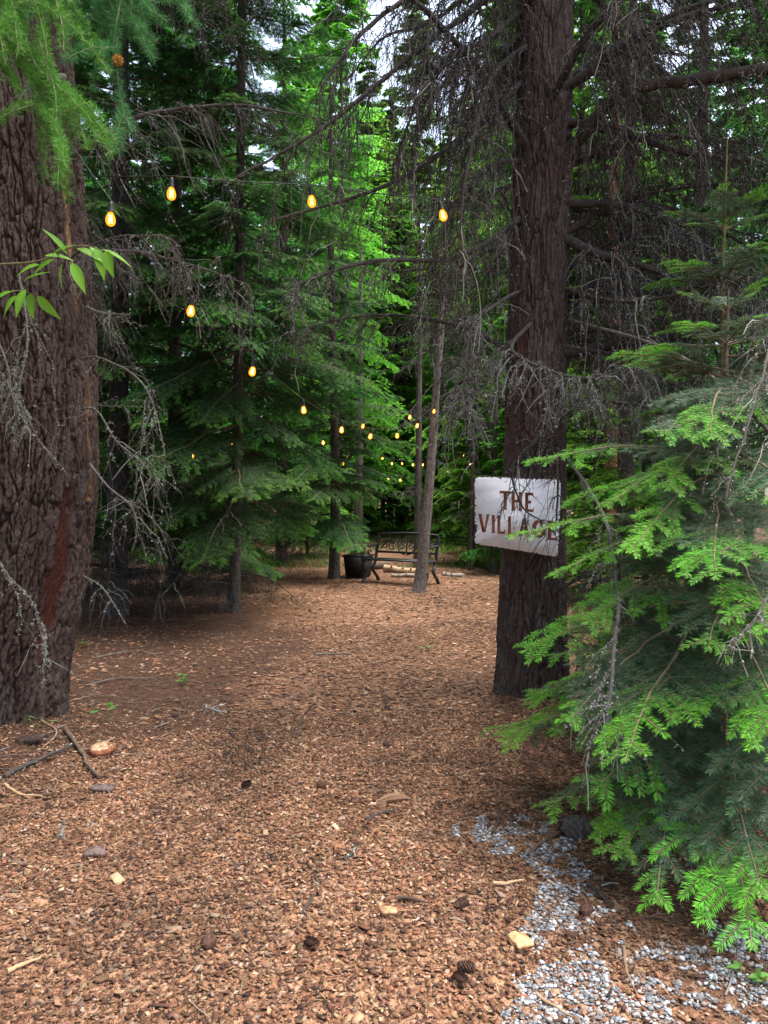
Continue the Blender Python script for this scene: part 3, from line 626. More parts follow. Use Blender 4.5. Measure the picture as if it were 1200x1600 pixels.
put_branch(rt, ORR, 121, [(815, 250, 5.9), (770, 260, 5.6), (730, 300, 5.4), (690, 380, 5.3), (680, 460, 5.3)], .020, .005, nsub=34, sublen=.6, hang=1.0, nter=9, lich=1.6, col=DK)
put_branch(rt, ORR, 122, [(830, -90, 6.1), (760, -40, 6.6), (680, 30, 7.0), (600, 60, 7.3), (540, 130, 7.5)], .026, .006, nsub=80, sublen=.9, hang=1.0, nter=9, lich=.8, col=DK)
put_branch(rt, ORR, 123, [(835, 60, 6.15), (770, 80, 6.9), (700, 120, 7.4), (660, 200, 7.6)], .024, .006, nsub=80, sublen=.9, hang=1.0, nter=9, lich=.8, col=DK)
put_branch(rt, ORR, 124, [(1225, 108, 5.1), (1275, 200, 4.4), (1245, 420, 3.6), (1205, 560, 3.3), (1168, 680, 3.1), (1140, 790, 3.0)], .012, .003, nsub=26, sublen=.28, hang=.8, nter=6, lich=6, col=(.08, .07, .062), ls=.007, sub_r=.0026)
put_branch(rt, ORR, 125, [(890, 500, 5.9), (1080, 560, 4.6), (1270, 760, 3.2), (1240, 890, 2.95), (1185, 960, 2.85), (1138, 1018, 2.85)], .014, .003, nsub=18, sublen=.24, hang=.7, nter=5, lich=6, col=(.12, .105, .09), ls=.007, sub_r=.0026)
# the rest of its dead limbs: six kinds, copied all round the trunk
pairs = [dead_pair(200 + k, L, nsub=int(30 * L), sublen=.62, hang=1.0, nter=9, lich=lc, col=DK) for k, (L, lc) in enumerate(((2.6, 1.2), (2.2, 2.6), (3.0, .8), (1.7, 3.5), (2.4, 1.0), (1.3, 4.5)))]
rng = random.Random(4)
for k in range(52):
    z = rng.uniform(2.6, 7.6) if k < 40 else rng.uniform(6.5, 9); az = rng.uniform(0, 2 * math.pi)
    if -2.7 < az - math.pi * 1.5 < .0 and rng.random() < .45: az = rng.uniform(-.8, 1.2)      # fewer straight towards the camera
    if z < 3.6 and 3.6 < az < 5.4: az -= 2.2
    b = (math.cos(az) * .2 + .04, math.sin(az) * .2, z); up = rng.uniform(-.15, .35)
    copy_branch(rt, pairs[k % 6], aim(b, (b[0] + math.cos(az), b[1] + math.sin(az), b[2] + up), rng.uniform(.75, 1.15), rng.uniform(-.4, .4)))
for k in range(9):                                                    # the tangle on the side away from the path
    z = rng.uniform(3.2, 8.0); az = rng.uniform(-1.0, 1.0); b = (math.cos(az) * .2 + .04, math.sin(az) * .2, z)
    copy_branch(rt, pairs[k % 6], aim(b, (b[0] + math.cos(az), b[1] + math.sin(az), b[2] + rng.uniform(-.2, .4)), rng.uniform(.7, 1.2), rng.uniform(-.5, .5)))
ob('crown', crown_mesh('crown', 41, 18, 2.8, 8.2, 60, ntw=10, nsp=6, bl=.14, bw=.045), rt)  # unseen crown above the frame, added for canopy shade
# limbs of the left-hand conifer
pale = dict(lcol=(.24, .25, .215), col=(.085, .076, .066), sub_r=.0020)
put_branch(lt, ORG, 131, [(125, 560, 5.0), (160, 560, 4.7), (220, 600, 4.5), (250, 690, 4.4), (255, 760, 4.4)], .007, .003, nsub=13, sublen=.5, hang=.7, nter=6, lich=2.0, **pale)
put_branch(lt, ORG, 132, [(140, 725, 5.0), (170, 760, 4.8), (205, 790, 4.6), (215, 830, 4.5), (208, 860, 4.5)], .009, .004, nsub=8, sublen=.35, hang=.6, nter=5, lich=1.5, **pale)
put_branch(lt, ORG, 133, [(135, 480, 5.1), (160, 490, 4.9), (205, 492, 4.8)], .012, .007, nsub=8, sublen=.2, hang=.6, nter=4, lich=3.0, **pale)
put_branch(lt, ORG, 134, [(128, 640, 5.0), (150, 640, 4.7), (185, 690, 4.5), (235, 740, 4.4), (200, 800, 4.35)], .008, .003, nsub=12, sublen=.5, hang=.5, nter=6, lich=1.2, **pale)
put_branch(lt, ORG, 135, [(130, 900, 5.0), (160, 920, 4.7), (195, 975, 4.5)], .007, .003, nsub=4, sublen=.3, hang=.6, nter=4, lich=1.2, **pale)
put_branch(lt, ORG, 136, [(30, 430, 4.92), (42, 520, 4.7), (30, 600, 4.6), (22, 700, 4.55)], .008, .003, nsub=7, sublen=.4, hang=.7, nter=6, lich=8, ls=.008, **pale)
put_branch(lt, ORG, 137, [(-20, 850, 4.8), (15, 900, 4.65), (50, 940, 4.6), (72, 1000, 4.6)], .006, .003, nsub=5, sublen=.35, hang=.9, nter=5, lich=6, ls=.010, **pale)
put_branch(lt, ORG, 138, [(-30, 480, 4.8), (10, 560, 4.6), (20, 620, 4.55), (50, 680, 4.5)], .007, .003, nsub=8, sublen=.4, hang=.7, nter=6, lich=6, ls=.008, **pale)
put_branch(lt, ORG, 139, [(100, 120, 5.05), (85, 122, 4.8), (70, 118, 4.6), (110, 135, 4.5)], .022, .010, nsub=8, sublen=.3, hang=.7, nter=4, lich=3, **pale)
pairs2 = [dead_pair(230 + k, L, nsub=int(26 * L), sublen=.55, hang=1.0, nter=7, lich=1.0, col=(.07, .06, .055)) for k, L in enumerate((2.2, 1.7, 1.2))]
for k in range(22):
    z = rng.uniform(2.2, 8.5); az = rng.uniform(-.7, 1.9)
    b = (math.cos(az) * .3 + .2, math.sin(az) * .3, z)
    copy_branch(lt, pairs2[k % 3], aim(b, (b[0] + math.cos(az), b[1] + math.sin(az), z + rng.uniform(-.15, .3)), rng.uniform(.7, 1.1), rng.uniform(-.5, .5)))
ob('crown', crown_mesh('crown', 42, 20, 4.4, 6.6, 80, ntw=10, nsp=6, bl=.14, bw=.045), lt)  # unseen crown, made low and wide to shade the trunk and floor

# larch sprays hanging from the left conifer close to the camera
def larch_spray(seed, paths, nl=.034, wd=.0016, sp=.014, per=26, c=(.060, .145, .045)):
    rng = np.random.default_rng(seed); mb = MB()
    for path in paths:
        p = spline(path, 24); sg = np.linalg.norm(np.diff(p, axis=0), axis=1); cum = np.concatenate([[0], np.cumsum(sg)])
        tubes(mb, p, np.linspace(.0045, .0014, 24), 5, (.16, .13, .09), m=1)
        tw = [p]
        for k in range(int(cum[-1] / .10)):
            s = rng.uniform(.08, .97) * cum[-1]; b = np.array([np.interp(s, cum, p[:, q]) for q in range(3)])
            d = unit(rng.normal(0, 1, 3) * np.array([1, 1, .35]) + np.array([0, 0, -.5])); l = rng.uniform(.06, .26); t = np.linspace(0, 1, 6)[:, None]
            q = b + d * l * t + np.array([0, 0, -.35 * l]) * t ** 2; tw.append(q); tubes(mb, q, np.linspace(.002, .001, 6), 3, (.18, .15, .09), m=1)
        for q in tw:
            sg = np.linalg.norm(np.diff(q, axis=0), axis=1); cu = np.concatenate([[0], np.cumsum(sg)]); s = np.arange(.02, cu[-1], sp)
            if not len(s): continue
            s = s + rng.normal(0, .003, len(s)); pos = np.stack([np.interp(s, cu, q[:, e]) for e in range(3)], 1); pos = np.repeat(pos, per, 0)
            ax_ = unit(rng.normal(0, 1, (len(s), 3))); d = unit(np.repeat(ax_, per, 0) * .55 + rng.normal(0, .6, (len(pos), 3)))
            blades(mb, pos, d, rng.normal(0, 1, pos.shape), nl * rng.uniform(.7, 1.15, len(pos)), wd, np.clip(np.array(c) * (1 + rng.normal(0, .18, (len(pos), 1))), .01, .6))
    return mb
def larch(seed, pixpaths, **k):
    mb = larch_spray(seed, [np.array([P(*q) for q in pp]) - np.array(ORG) for pp in pixpaths], **k); return mb.build('bough', [M['needle_near'], M['twig']], lt)
larch(301, [[(-60, -60, 3.1), (20, 0, 2.9), (50, 90, 2.75), (100, 170, 2.7), (110, 230, 2.68)], [(-60, 0, 3.0), (10, 60, 2.85), (60, 150, 2.7), (95, 240, 2.6), (105, 265, 2.6)],
           [(-40, -80, 3.0), (40, -20, 2.8), (70, 60, 2.7), (75, 130, 2.65)], [(30, 90, 2.8), (70, 140, 2.7), (120, 190, 2.65), (138, 235, 2.62)], [(-60, 20, 2.9), (-10, 60, 2.8), (15, 110, 2.75), (30, 140, 2.7)], [(-60, -120, 2.9), (0, -60, 2.8), (20, 10, 2.7), (28, 80, 2.65)], [(-80, -20, 2.7), (-20, 20, 2.65), (0, 60, 2.6), (8, 100, 2.6)], [(20, -100, 2.9), (70, -40, 2.8), (95, 30, 2.75), (100, 80, 2.7)], [(60, 60, 2.7), (85, 140, 2.65), (90, 210, 2.6), (100, 275, 2.6)]], c=(.085, .23, .030), per=26)
larch(302, [[(60, -90, 3.6), (140, -40, 3.2), (178, 20, 3.1), (182, 100, 3.05), (188, 150, 3.05), (204, 205, 3.0)], [(150, -60, 3.2), (170, -10, 3.15), (168, 40, 3.1), (166, 80, 3.1)],
           [(180, -60, 3.2), (210, -20, 3.15), (230, 10, 3.1), (262, 34, 3.05)], [(220, -80, 3.3), (270, -40, 3.1), (284, -5, 3.05), (292, 20, 3.0)], [(90, -80, 3.3), (120, -20, 3.1), (110, 30, 3.1), (100, 60, 3.05)], [(190, -100, 3.2), (200, -40, 3.1), (205, 20, 3.1), (200, 60, 3.1)], [(160, -100, 3.2), (190, -30, 3.1), (178, 60, 3.05), (176, 130, 3.05)]], c=(.060, .20, .060), nl=.040)
mb = MB(); rng_ = np.random.default_rng(3)                               # two little ochre cone tufts on the hanging spray
for px, py, s in ((184, 94, .020), (167, 110, .013)):
    c = P(px, py, 3.03) - np.array(ORG); d = unit(rng_.normal(0, 1, (160, 3))); blades(mb, c + d * s * .5, d, rng_.normal(0, 1, (160, 3)), s * .7, s * .28, np.array((.42, .22, .04)) * rng_.uniform(.5, 1.2, (160, 1)))
mb.build('cone', M['leaf'], lt)

# broadleaf sapling reaching in front of the left trunk
def leaf_poly(mb, c, d, nrm, L, Wd, col):
    d = unit(np.asarray(d, float)); s = unit(np.cross(d, nrm)); n_ = np.cross(s, d)
    t = np.linspace(0, 1, 9); wv = Wd * np.sin(np.pi * t ** .8) * (1 - .25 * t); z = -.22 * L * t ** 2
    mid = c + d * (L * t)[:, None] + n_ * z[:, None]; a = mid + s * wv[:, None] * .5 + n_ * (.16 * wv)[:, None]; b = mid - s * wv[:, None] * .5 + n_ * (.16 * wv)[:, None]
    V = np.concatenate([a, mid, b]); i = np.arange(8)
    q = np.concatenate([np.stack([i, i + 1, i + 10, i + 9], 1), np.stack([i + 9, i + 10, i + 19, i + 18], 1)])
    cc = np.tile(np.asarray(col, float), (27, 1)); cc[9:18] *= 1.3; mb.add(V, q, col=cc)
bx = P(-90, 400, 3.5); borg = (bx[0], 3.5, g1(bx[0], 3.5))
bs = thing('broadleaf_sapling', 'thin sapling with fresh green oval leaves reaching across the left trunk', 'sapling', borg)
mb = MB(); st_ = spline(np.array([(0, 0, -.02), (.02, .03, 1.0), (-.01, 0, 2.0), (.05, -.05, 3.1)]), 20); tubes(mb, st_, np.linspace(.014, .005, 20), 6, (.12, .10, .07))
br = [spline(np.array([P(*q) for q in pp]) - np.array(borg), 16) for pp in ([(-88, 430, 3.5), (-20, 415, 3.4), (60, 408, 3.35), (120, 384, 3.3), (165, 392, 3.28)], [(-88, 520, 3.5), (-30, 480, 3.4), (20, 455, 3.35), (55, 460, 3.3)])]
for b in br: tubes(mb, b, np.linspace(.006, .0018, 16), 5, (.13, .12, .06))
mb.build('stem', M['twig'], bs)
mb = MB(); rg = np.random.default_rng(12)
lv = [(70, 400, 45, -5), (85, 405, -60, 30), (98, 412, -20, 35), (112, 410, 20, 40), (105, 398, -10, -20), (120, 388, 30, 10), (140, 385, 40, 35), (150, 386, 15, 45), (158, 390, 40, 12), (165, 392, 12, 30), (62, 414, -30, 8),
      (40, 452, -10, 35), (48, 458, 8, 40), (28, 462, -25, 25), (58, 462, 20, 22), (20, 455, -30, 10), (36, 440, 18, -14), (-10, 470, -20, 30), (-30, 440, 10, 35), (80, 400, 30, -20)]
for px, py, dx, dy in lv:
    c = P(px, py, 3.3 + rg.normal(0, .03)) - np.array(borg); d = np.array([dx, rg.normal(0, 12), -dy], float)
    nrm = np.array([rg.normal(0, .4), -.75, .9 + rg.normal(0, .2)]); leaf_poly(mb, c, d, nrm, rg.uniform(.10, .145), rg.uniform(.042, .058), np.array((.15, .36, .030)) * rg.uniform(.75, 1.25))
mb.build('leaves', M['leaf'], bs, smooth=True)

# ------------------------------------------------------------------ young firs on the right
NK = dict(mat_='needle_near', stem=(.15, .11, .07), old=np.array((.072, .135, .075)), new=np.array((.125, .40, .026)), twr=.003)
BN = [bough_mesh('bough', 60, 1.5, .42, .095, .13, .0038, .036, .0034, sag=.30, lift=.05, newreg=.80, **NK), bough_mesh('bough', 61, 1.5, .38, .100, .14, .0038, .035, .0034, sag=.36, lift=.06, newreg=.97, **NK),
      bough_mesh('bough', 62, 1.05, .44, .085, .12, .0036, .034, .0033, sag=.28, lift=.05, newreg=.74, **NK), bough_mesh('bough', 63, 1.05, .40, .090, .12, .0036, .034, .0033, sag=.34, lift=.05, newreg=.92, **NK),
      bough_mesh('bough', 64, .6, .44, .066, .09, .0036, .030, .0029, sag=.22, lift=.04, newreg=.62, **NK), bough_mesh('bough', 65, .6, .42, .070, .09, .0036, .030, .0029, sag=.24, lift=.05, newreg=.90, **NK),
      bough_mesh('bough', 66, 1.2, .20, .075, .10, .0038, .032, .0030, sag=.30, lift=.05, newreg=.70, **NK)]
BL = [1.5, 1.5, 1.05, 1.05, .6, .6, 1.2]
def place_bough(parent, org, base, tip, k=0, roll=0.0, slim=False):
    ln = (Vector(tip) - Vector(base)).length; c = 0 if ln > 1.25 else (2 if ln > .8 else 4); i = 6 if slim else c + k % 2
    return ob('bough', BN[i], parent, mat=aim(np.array(base) - np.array(org), np.array(tip) - np.array(org), ln / BL[i], roll))
yx = P(1133, 800, 3.85)[0]; YO = (yx, 3.85, g1(yx, 3.85))
yf_ = thing('young_fir', 'bushy young fir with bright green tips in front of the sign trunk', 'fir tree', YO)
ytop = P(1135, 452, 3.85)[2]
mb = MB(); plain_trunk(mb, [(0, 0, -.03, .042), (.01, .0, 1.2, .030), (0, .01, 2.2, .014), (.005, .0, ytop - YO[2], .004)], 10, (.11, .085, .065), 3, .25, 40); mb.build('trunk', M['bark'], yf_)
tips = [(1150, 1478, 2.45, .62), (1015, 1400, 2.70, .55), (945, 1335, 2.95, .42), (1260, 1330, 2.45, .95), (958, 1190, 2.75, 1.05), (885, 1118, 3.10, 1.05), (786, 1168, 3.60, .62), (845, 1278, 3.35, .45),
        (822, 1030, 3.6, 1.08), (796, 838, 3.55, 1.46, 1), (862, 898, 3.3, 1.42, 1), (985, 862, 3.0, 1.72, 1), (1100, 905, 2.75, 1.6), (1215, 800, 2.75, 1.8), (822, 722, 3.75, 1.80, 1), (945, 790, 3.25, 1.78, 1),
        (965, 552, 3.75, 2.22), (1015, 690, 3.15, 2.0), (1130, 690, 3.0, 2.15), (1240, 650, 3.2, 2.2), (1240, 1010, 2.7, 1.3), (1085, 1030, 2.85, 1.35), (1225, 1180, 2.55, 1.1), (910, 1240, 3.1, .7),
        (1060, 770, 3.1, 1.9), (1180, 1390, 2.5, .75), (925, 985, 3.3, 1.3)]
for k, (px, py, Yd, za, *sl_) in enumerate(tips):
    place_bough(yf_, YO, (yx, 3.85, YO[2] + za), P(px, py, Yd), k, math.sin(k * 2.1) * .25, bool(sl_))
rng = random.Random(8)
for k in range(18):                                                   # the boughs that fill its back and sides
    z = rng.uniform(.25, 2.35); az = rng.uniform(-.6, 3.0); ln = max(.3, 1.30 * (1 - z / 2.9) ** .8 * rng.uniform(.8, 1.1) + .1)
    place_bough(yf_, YO, (yx, 3.85, YO[2] + z), (yx + math.cos(az) * ln, 3.85 + math.sin(az) * ln, YO[2] + max(.08, z - ln * rng.uniform(.05, .35))), k, rng.uniform(-.3, .3))
for k, (z, ln) in enumerate([(2.62, .20), (2.60, .22), (2.61, .21), (2.63, .18), (2.45, .42), (2.44, .40), (2.43, .45), (2.46, .38), (2.45, .40), (2.28, .5), (2.27, .55), (2.29, .5)]):
    az = k * 2.4 + .5; z = z - 2.62 + (ytop - YO[2]) - .10
    place_bough(yf_, YO, (yx, 3.85, YO[2] + z), (yx + math.cos(az) * ln, 3.85 + math.sin(az) * ln, YO[2] + z + ln * (.55 if ln < .3 else .12)), k)
sx = P(1131, 500, 4.9)[0]; SO = (sx, 4.9, g1(sx, 4.9)); stop_ = P(1133, 212, 4.9)[2]
sf = thing('young_fir', 'slender taller young fir with one long bare leader shoot behind the bushy fir', 'fir tree', SO)
mb = MB(); plain_trunk(mb, [(.02, 0, -.03, .04), (0, 0, 1.6, .026), (-.01, 0, 3.0, .014), (.01, 0, stop_ - SO[2], .004)], 9, (.12, .12, .045), 5, .2, 40); mb.build('trunk', M['bark'], sf)
for k in range(34):
    z = [3.28, 3.3, 3.27, 3.29, 3.31, 2.95, 2.93, 2.94, 2.97, 2.96][k] if k < 10 else rng.uniform(.5, 2.75); az = k * 2.4 + 1.9
    ln = (.34 if k < 5 else .55) if k < 10 else .35 + (3.0 - z) * .33
    if k >= 10 and -2.4 < ((az + math.pi) % (2 * math.pi)) - math.pi < -.7: continue
    place_bough(sf, SO, (sx, 4.9, SO[2] + z), (sx + math.cos(az) * ln, 4.9 + math.sin(az) * ln, SO[2] + z + ln * (.4 if k < 5 else .1 if k < 10 else -.15)), k)

# ------------------------------------------------------------------ firs in the middle distance
BM = [bough_mesh('bough', 70 + k, L, .46, .085, .085, .0085, .030, .0075, sag=.42, lift=.02, old=np.array((.027, .088, .024)), new=np.array((.070, .21, .030)), newfrac=.25, bare=.16, stem=(.09, .07, .055)) for k, L in enumerate((2.0, 1.9, 2.1, 1.4, 1.3))]
BML = [2.0, 1.9, 2.1, 1.4, 1.3]
dp = [dead_pair(240 + k, L, nsub=int(16 * L), sublen=.5, hang=.5, nter=5, lich=lc, col=(.05, .042, .038), sub_r=.004) for k, (L, lc) in enumerate(((1.6, .5), (1.2, .8), (2.0, .3)))]
def fir(name, label, cat, x, y, axis, zb, ztop, Lb, nb, seed, col=(.075, .062, .055), dead=(0, 0, 0), group=None, droop=.45, gap=None, crown_top=None, skip=None):
    rng = random.Random(seed); o = (x, y, g1(x, y)); t = thing(name, label, cat, o, group)
    mb = MB(); plain_trunk(mb, axis, 14, col, seed, .35, 70); mb.build('trunk', M['bark'], t)
    A = np.array(axis); H = A[-1, 2]
    at = lambda z: (np.interp(z, A[:, 2], A[:, 0]), np.interp(z, A[:, 2], A[:, 1]), z)
    for k in range(nb):
        f = (k + rng.random()) / nb; z = zb + (ztop - zb) * f; az = k * 2.39996 + rng.uniform(-.4, .4)
        ln = Lb * (1 - .82 * max(0, (z - zb) / (H - zb))) * rng.uniform(.72, 1.15)
        if skip and skip(az % (2 * math.pi), z, rng): continue
        b = at(z); dz = ln * (rng.uniform(-.10, .12) - droop * rng.uniform(.4, 1.0) * (1 - f * .6)); h = math.sqrt(max(.05, ln * ln - dz * dz))
        i = rng.choice((0, 1, 2)) if ln > 1.5 else rng.choice((3, 4))
        ob('bough', BM[i], t, mat=aim(b, (b[0] + math.cos(az) * h, b[1] + math.sin(az) * h, b[2] + dz), ln / BML[i], rng.uniform(-.25, .25)))
    for k in range(dead[0]):
        z = rng.uniform(dead[1], dead[2]); az = rng.uniform(0, 6.283); b = at(z)
        copy_branch(t, dp[k % 3], aim(b, (b[0] + math.cos(az), b[1] + math.sin(az), z + rng.uniform(-.35, .1)), rng.uniform(.6, 1.1), rng.uniform(-.5, .5)))
    if crown_top: ob('crown', crown_top, t)
    return t
CT = crown_mesh('crown', 43, 15, 1.7, 8.5, 50, ntw=10, nsp=7, bl=.12, bw=.038)
fx = P(365, 960, 10.3)[0]
fir('fir_tree', 'dark drooping fir with slim grey trunk left of the chip path, lights strung through it', 'fir tree', fx, 10.3, [(0, 0, -.05, .082), (.05, 0, 1.5, .072), (.10, 0, 4.5, .06), (.16, 0, 9, .05), (.2, 0, 15, .01)], 1.35, 9.0, 2.25, 104, 1, (.065, .058, .05), dead=(12, .3, 1.6), droop=.5, crown_top=CT, skip=lambda az, z, r: z < 2.5 and (az < 1.0 or az > 5.0))
fx = P(522, 884, 14.6)[0]
fir('fir_tree', 'leafy green fir beside the black planter, drooping boughs down to the box', 'fir tree', fx, 14.6, [(0, 0, -.05, .105), (.03, 0, 2, .09), (-.05, 0, 6, .06), (-.05, 0, 10, .015)], 1.15, 9.6, 1.9, 100, 2, (.08, .07, .06), dead=(3, .5, 1), droop=.4, skip=lambda az, z, r: z < 1.9 and (az < 1.3 or az > 5.2))
fx = P(190, 950, 10.2)[0]
fir('fir_tree', 'tall dark fir with straight smooth grey trunk behind the massive left conifer', 'fir tree', fx, 10.2, [(-.06, 0, -.05, .135), (-.03, 0, 2, .125), (.02, 0, 5, .11), (.08, 0, 10, .08), (.2, 0, 17, .02)], 3.2, 10.5, 2.0, 50, 3, (.050, .045, .046), dead=(40, .3, 4.5), droop=.5, crown_top=CT)
fx = P(275, 930, 13.2)[0]
fir('fir_tree', 'dark shaded fir between the grey trunk and the drooping fir, low dead branches', 'fir tree', fx, 13.2, [(0, 0, -.05, .13), (0, 0, 4, .11), (.1, 0, 9, .07), (.1, 0, 15, .015)], .8, 10.5, 2.4, 84, 4, (.05, .04, .036), dead=(14, .3, 1.8), droop=.45, crown_top=CT)
fx = P(80, 930, 11.8)[0]
fir('fir_tree', 'dark fir filling the gap right behind the massive left trunk', 'fir tree', fx, 11.8, [(0, 0, -.05, .16), (0, 0, 4, .13), (.1, 0, 9, .08), (.1, 0, 16, .015)], 1.6, 10.5, 2.3, 70, 5, (.05, .04, .036), dead=(12, .3, 2), droop=.45, crown_top=CT)
fx = P(440, 900, 17.5)[0]
fir('fir_tree', 'broad dark fir in the shade behind the drooping fir and left of the clearing', 'fir tree', fx, 17.5, [(0, 0, -.05, .14), (0, 0, 4, .11), (.1, 0, 9, .07), (.1, 0, 13, .015)], 1.9, 12, 2.4, 76, 6, (.05, .04, .036), dead=(8, .4, 2), droop=.45)
# the leaning thin trunk in front of the bench
tx, ty = P(652, 932, 12.3)[0], 12.3; tg = g1(tx, ty)
lp = [P(px, py, 12.3 + dy) - np.array((tx, ty, tg)) for px, py, dy in ((652, 938, 0), (660, 880, 0), (668, 790, .05), (676, 690, .1), (682, 600, .15), (690, 500, .2), (695, 400, .25), (700, 300, .3), (704, 180, .4), (708, 40, .5))]
lr = [.112, .090, .080, .071, .062, .053, .044, .040, .028, .012]
tl_ = thing('leaning_tree', 'thin leaning bare grey trunk standing right in front of the bench', 'tree', (tx, ty, tg))
mb = MB(); plain_trunk(mb, [(*p, r) for p, r in zip(lp, lr)], 14, (.150, .128, .120), 8, .25, 80, .05); mb.build('trunk', M['bark'], tl_)
rng = random.Random(21)
A = np.array(lp)
for k in range(34):
    z = rng.uniform(2.9, 9.0); az = rng.uniform(0, 6.283); b = (np.interp(z, A[:, 2], A[:, 0]), np.interp(z, A[:, 2], A[:, 1]), z)
    copy_branch(tl_, dp[k % 3] if k % 2 else pairs[3 + k % 3], aim(b, (b[0] + math.cos(az), b[1] + math.sin(az), z + rng.uniform(-.2, .5)), rng.uniform(.35, .7), rng.uniform(-.5, .5)))
larch_tops = bough_mesh('bough', 79, 1.4, .4, .1, .1, .009, .035, .005, sag=.4, lift=.05, old=np.array((.07, .17, .04)), new=np.array((.10, .24, .05)), stem=(.1, .08, .06))
for k in range(16):
    z = rng.uniform(5.2, 9.0); az = k * 2.4; b = (np.interp(z, A[:, 2], A[:, 0]), np.interp(z, A[:, 2], A[:, 1]), z); l = rng.uniform(.6, 1.2)
    ob('bough', larch_tops, tl_, mat=aim(b, (b[0] + math.cos(az) * l, b[1] + math.sin(az) * l, z + .1 * l), l / 1.4))

# ------------------------------------------------------------------ wood behind: copies of five crowns
G1, G2 = (.075, .215, .026), (.175, .40, .042)          # clearing greens, colour raised so the firs read as sunlit
D1, D2 = (.028, .100, .022), (.062, .20, .032)          # darker greens painted for the firs of the shaded wood
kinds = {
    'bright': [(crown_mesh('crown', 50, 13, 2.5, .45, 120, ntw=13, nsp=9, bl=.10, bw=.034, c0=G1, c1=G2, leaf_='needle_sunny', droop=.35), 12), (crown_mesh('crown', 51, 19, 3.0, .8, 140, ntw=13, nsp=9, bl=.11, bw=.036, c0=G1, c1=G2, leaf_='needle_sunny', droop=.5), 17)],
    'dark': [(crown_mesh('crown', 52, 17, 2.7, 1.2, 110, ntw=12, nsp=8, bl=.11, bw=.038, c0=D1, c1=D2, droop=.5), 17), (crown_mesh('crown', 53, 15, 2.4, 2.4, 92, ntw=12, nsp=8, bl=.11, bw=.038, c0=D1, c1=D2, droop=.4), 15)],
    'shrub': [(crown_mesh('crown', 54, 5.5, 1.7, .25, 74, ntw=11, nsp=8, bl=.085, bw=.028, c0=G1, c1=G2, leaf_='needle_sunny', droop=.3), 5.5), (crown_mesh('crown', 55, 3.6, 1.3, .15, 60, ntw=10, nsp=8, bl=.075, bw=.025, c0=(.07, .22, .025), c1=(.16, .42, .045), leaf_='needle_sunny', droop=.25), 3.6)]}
tr_mesh = {}
for H in (12, 17, 15, 5.5, 3.6):
    mb = MB(); plain_trunk(mb, [(0, 0, -.1, .007 * H + .015), (.05, .02, H * .4, .0055 * H), (.0, .0, H * .97, .01)], 10, (.06, .048, .042), int(H * 7), .3, 30, .05); tr_mesh[H] = mb.mesh('trunk', M['bark'])
dpair = dp
lab = {'bright': ('fir_tree', 'bright green fir in the sunlit wood beyond the bench', 'fir tree', 'bright firs beyond the bench'),
       'dark': ('fir_tree', 'dark green fir crowding the shaded wood behind the large trunks', 'fir tree', 'dark firs of the wood'),
       'shrub': ('young_conifer', 'low bright young conifer growing under the trees of the clearing', 'young conifer', 'young conifers of the clearing')}
rng = random.Random(77)
wood = [('bright', 455, 27, 1), ('bright', 500, 37, 1), ('bright', 560, 39, 1), ('bright', 610, 41, 1), ('bright', 650, 38, 1), ('bright', 700, 40, 1), ('bright', 770, 38, 1), ('bright', 530, 29, 1), ('bright', 480, 31, 1), ('bright', 630, 35, 1), ('bright', 735, 33, 1), ('bright', 790, 29, 1), ('bright', 830, 34, 1), ('bright', 690, 30, 0), ('bright', 940, 24, 1), ('bright', 875, 20, 0), ('bright', 350, 30, 1), ('bright', 290, 24, 0), ('bright', 210, 26, 0), ('bright', 130, 27, 1), ('bright', 535, 25.5, 1), ('bright', 575, 31, 0), ('bright', 625, 32, 0), ('dark', 1010, 22, 0), ('dark', 1090, 23.5, 0), ('bright', 870, 30, 1), ('bright', 545, 33, 1), ('bright', 598, 34, 1), ('bright', 655, 33, 1), ('bright', 728, 27, 0), ('bright', 760, 25, 0), ('bright', 800, 19, 1), ('bright', 845, 23, 0), ('bright', 905, 18, 1), ('bright', 575, 32, 1), ('bright', 690, 33, 0), ('bright', 510, 33, 1), ('bright', 760, 33, 1), ('bright', 400, 27, 0),
        ('dark', 330, 20, 0), ('dark', 230, 18, 1), ('dark', 150, 22, 0), ('dark', 60, 17, 1), ('dark', -20, 21, 0), ('dark', 390, 24, 0), ('dark', 440, 31, 1), ('dark', 270, 28, 0), ('dark', 180, 29, 1), ('dark', 90, 30, 0), ('dark', -60, 14, 0),
        ('dark', 985, 19, 1), ('dark', 1070, 20, 0), ('dark', 1170, 17, 1), ('dark', 1280, 15, 0), ('bright', 1020, 27, 0), ('bright', 1130, 26, 1), ('dark', 1210, 24, 0), ('dark', 905, 28, 1), ('dark', 1290, 11.5, 1), ('dark', 500, 29, 0), ('dark', 560, 36, 0), ('dark', 450, 36, 0), ('dark', 610, 40, 0),
        ('shrub', 742, 17.5, 1), ('shrub', 800, 15.5, 1), ('shrub', 480, 20, 0), ('shrub', 860, 15.8, 0), ('shrub', 700, 26, 0), ('shrub', 560, 28, 1), ('shrub', 618, 29.5, 1), ('shrub', 655, 28.5, 1), ('shrub', 930, 12.5, 1), ('shrub', 1010, 11, 0), ('shrub', 780, 21, 0), ('shrub', 345, 16.5, 1), ('shrub', 235, 15.4, 1)]
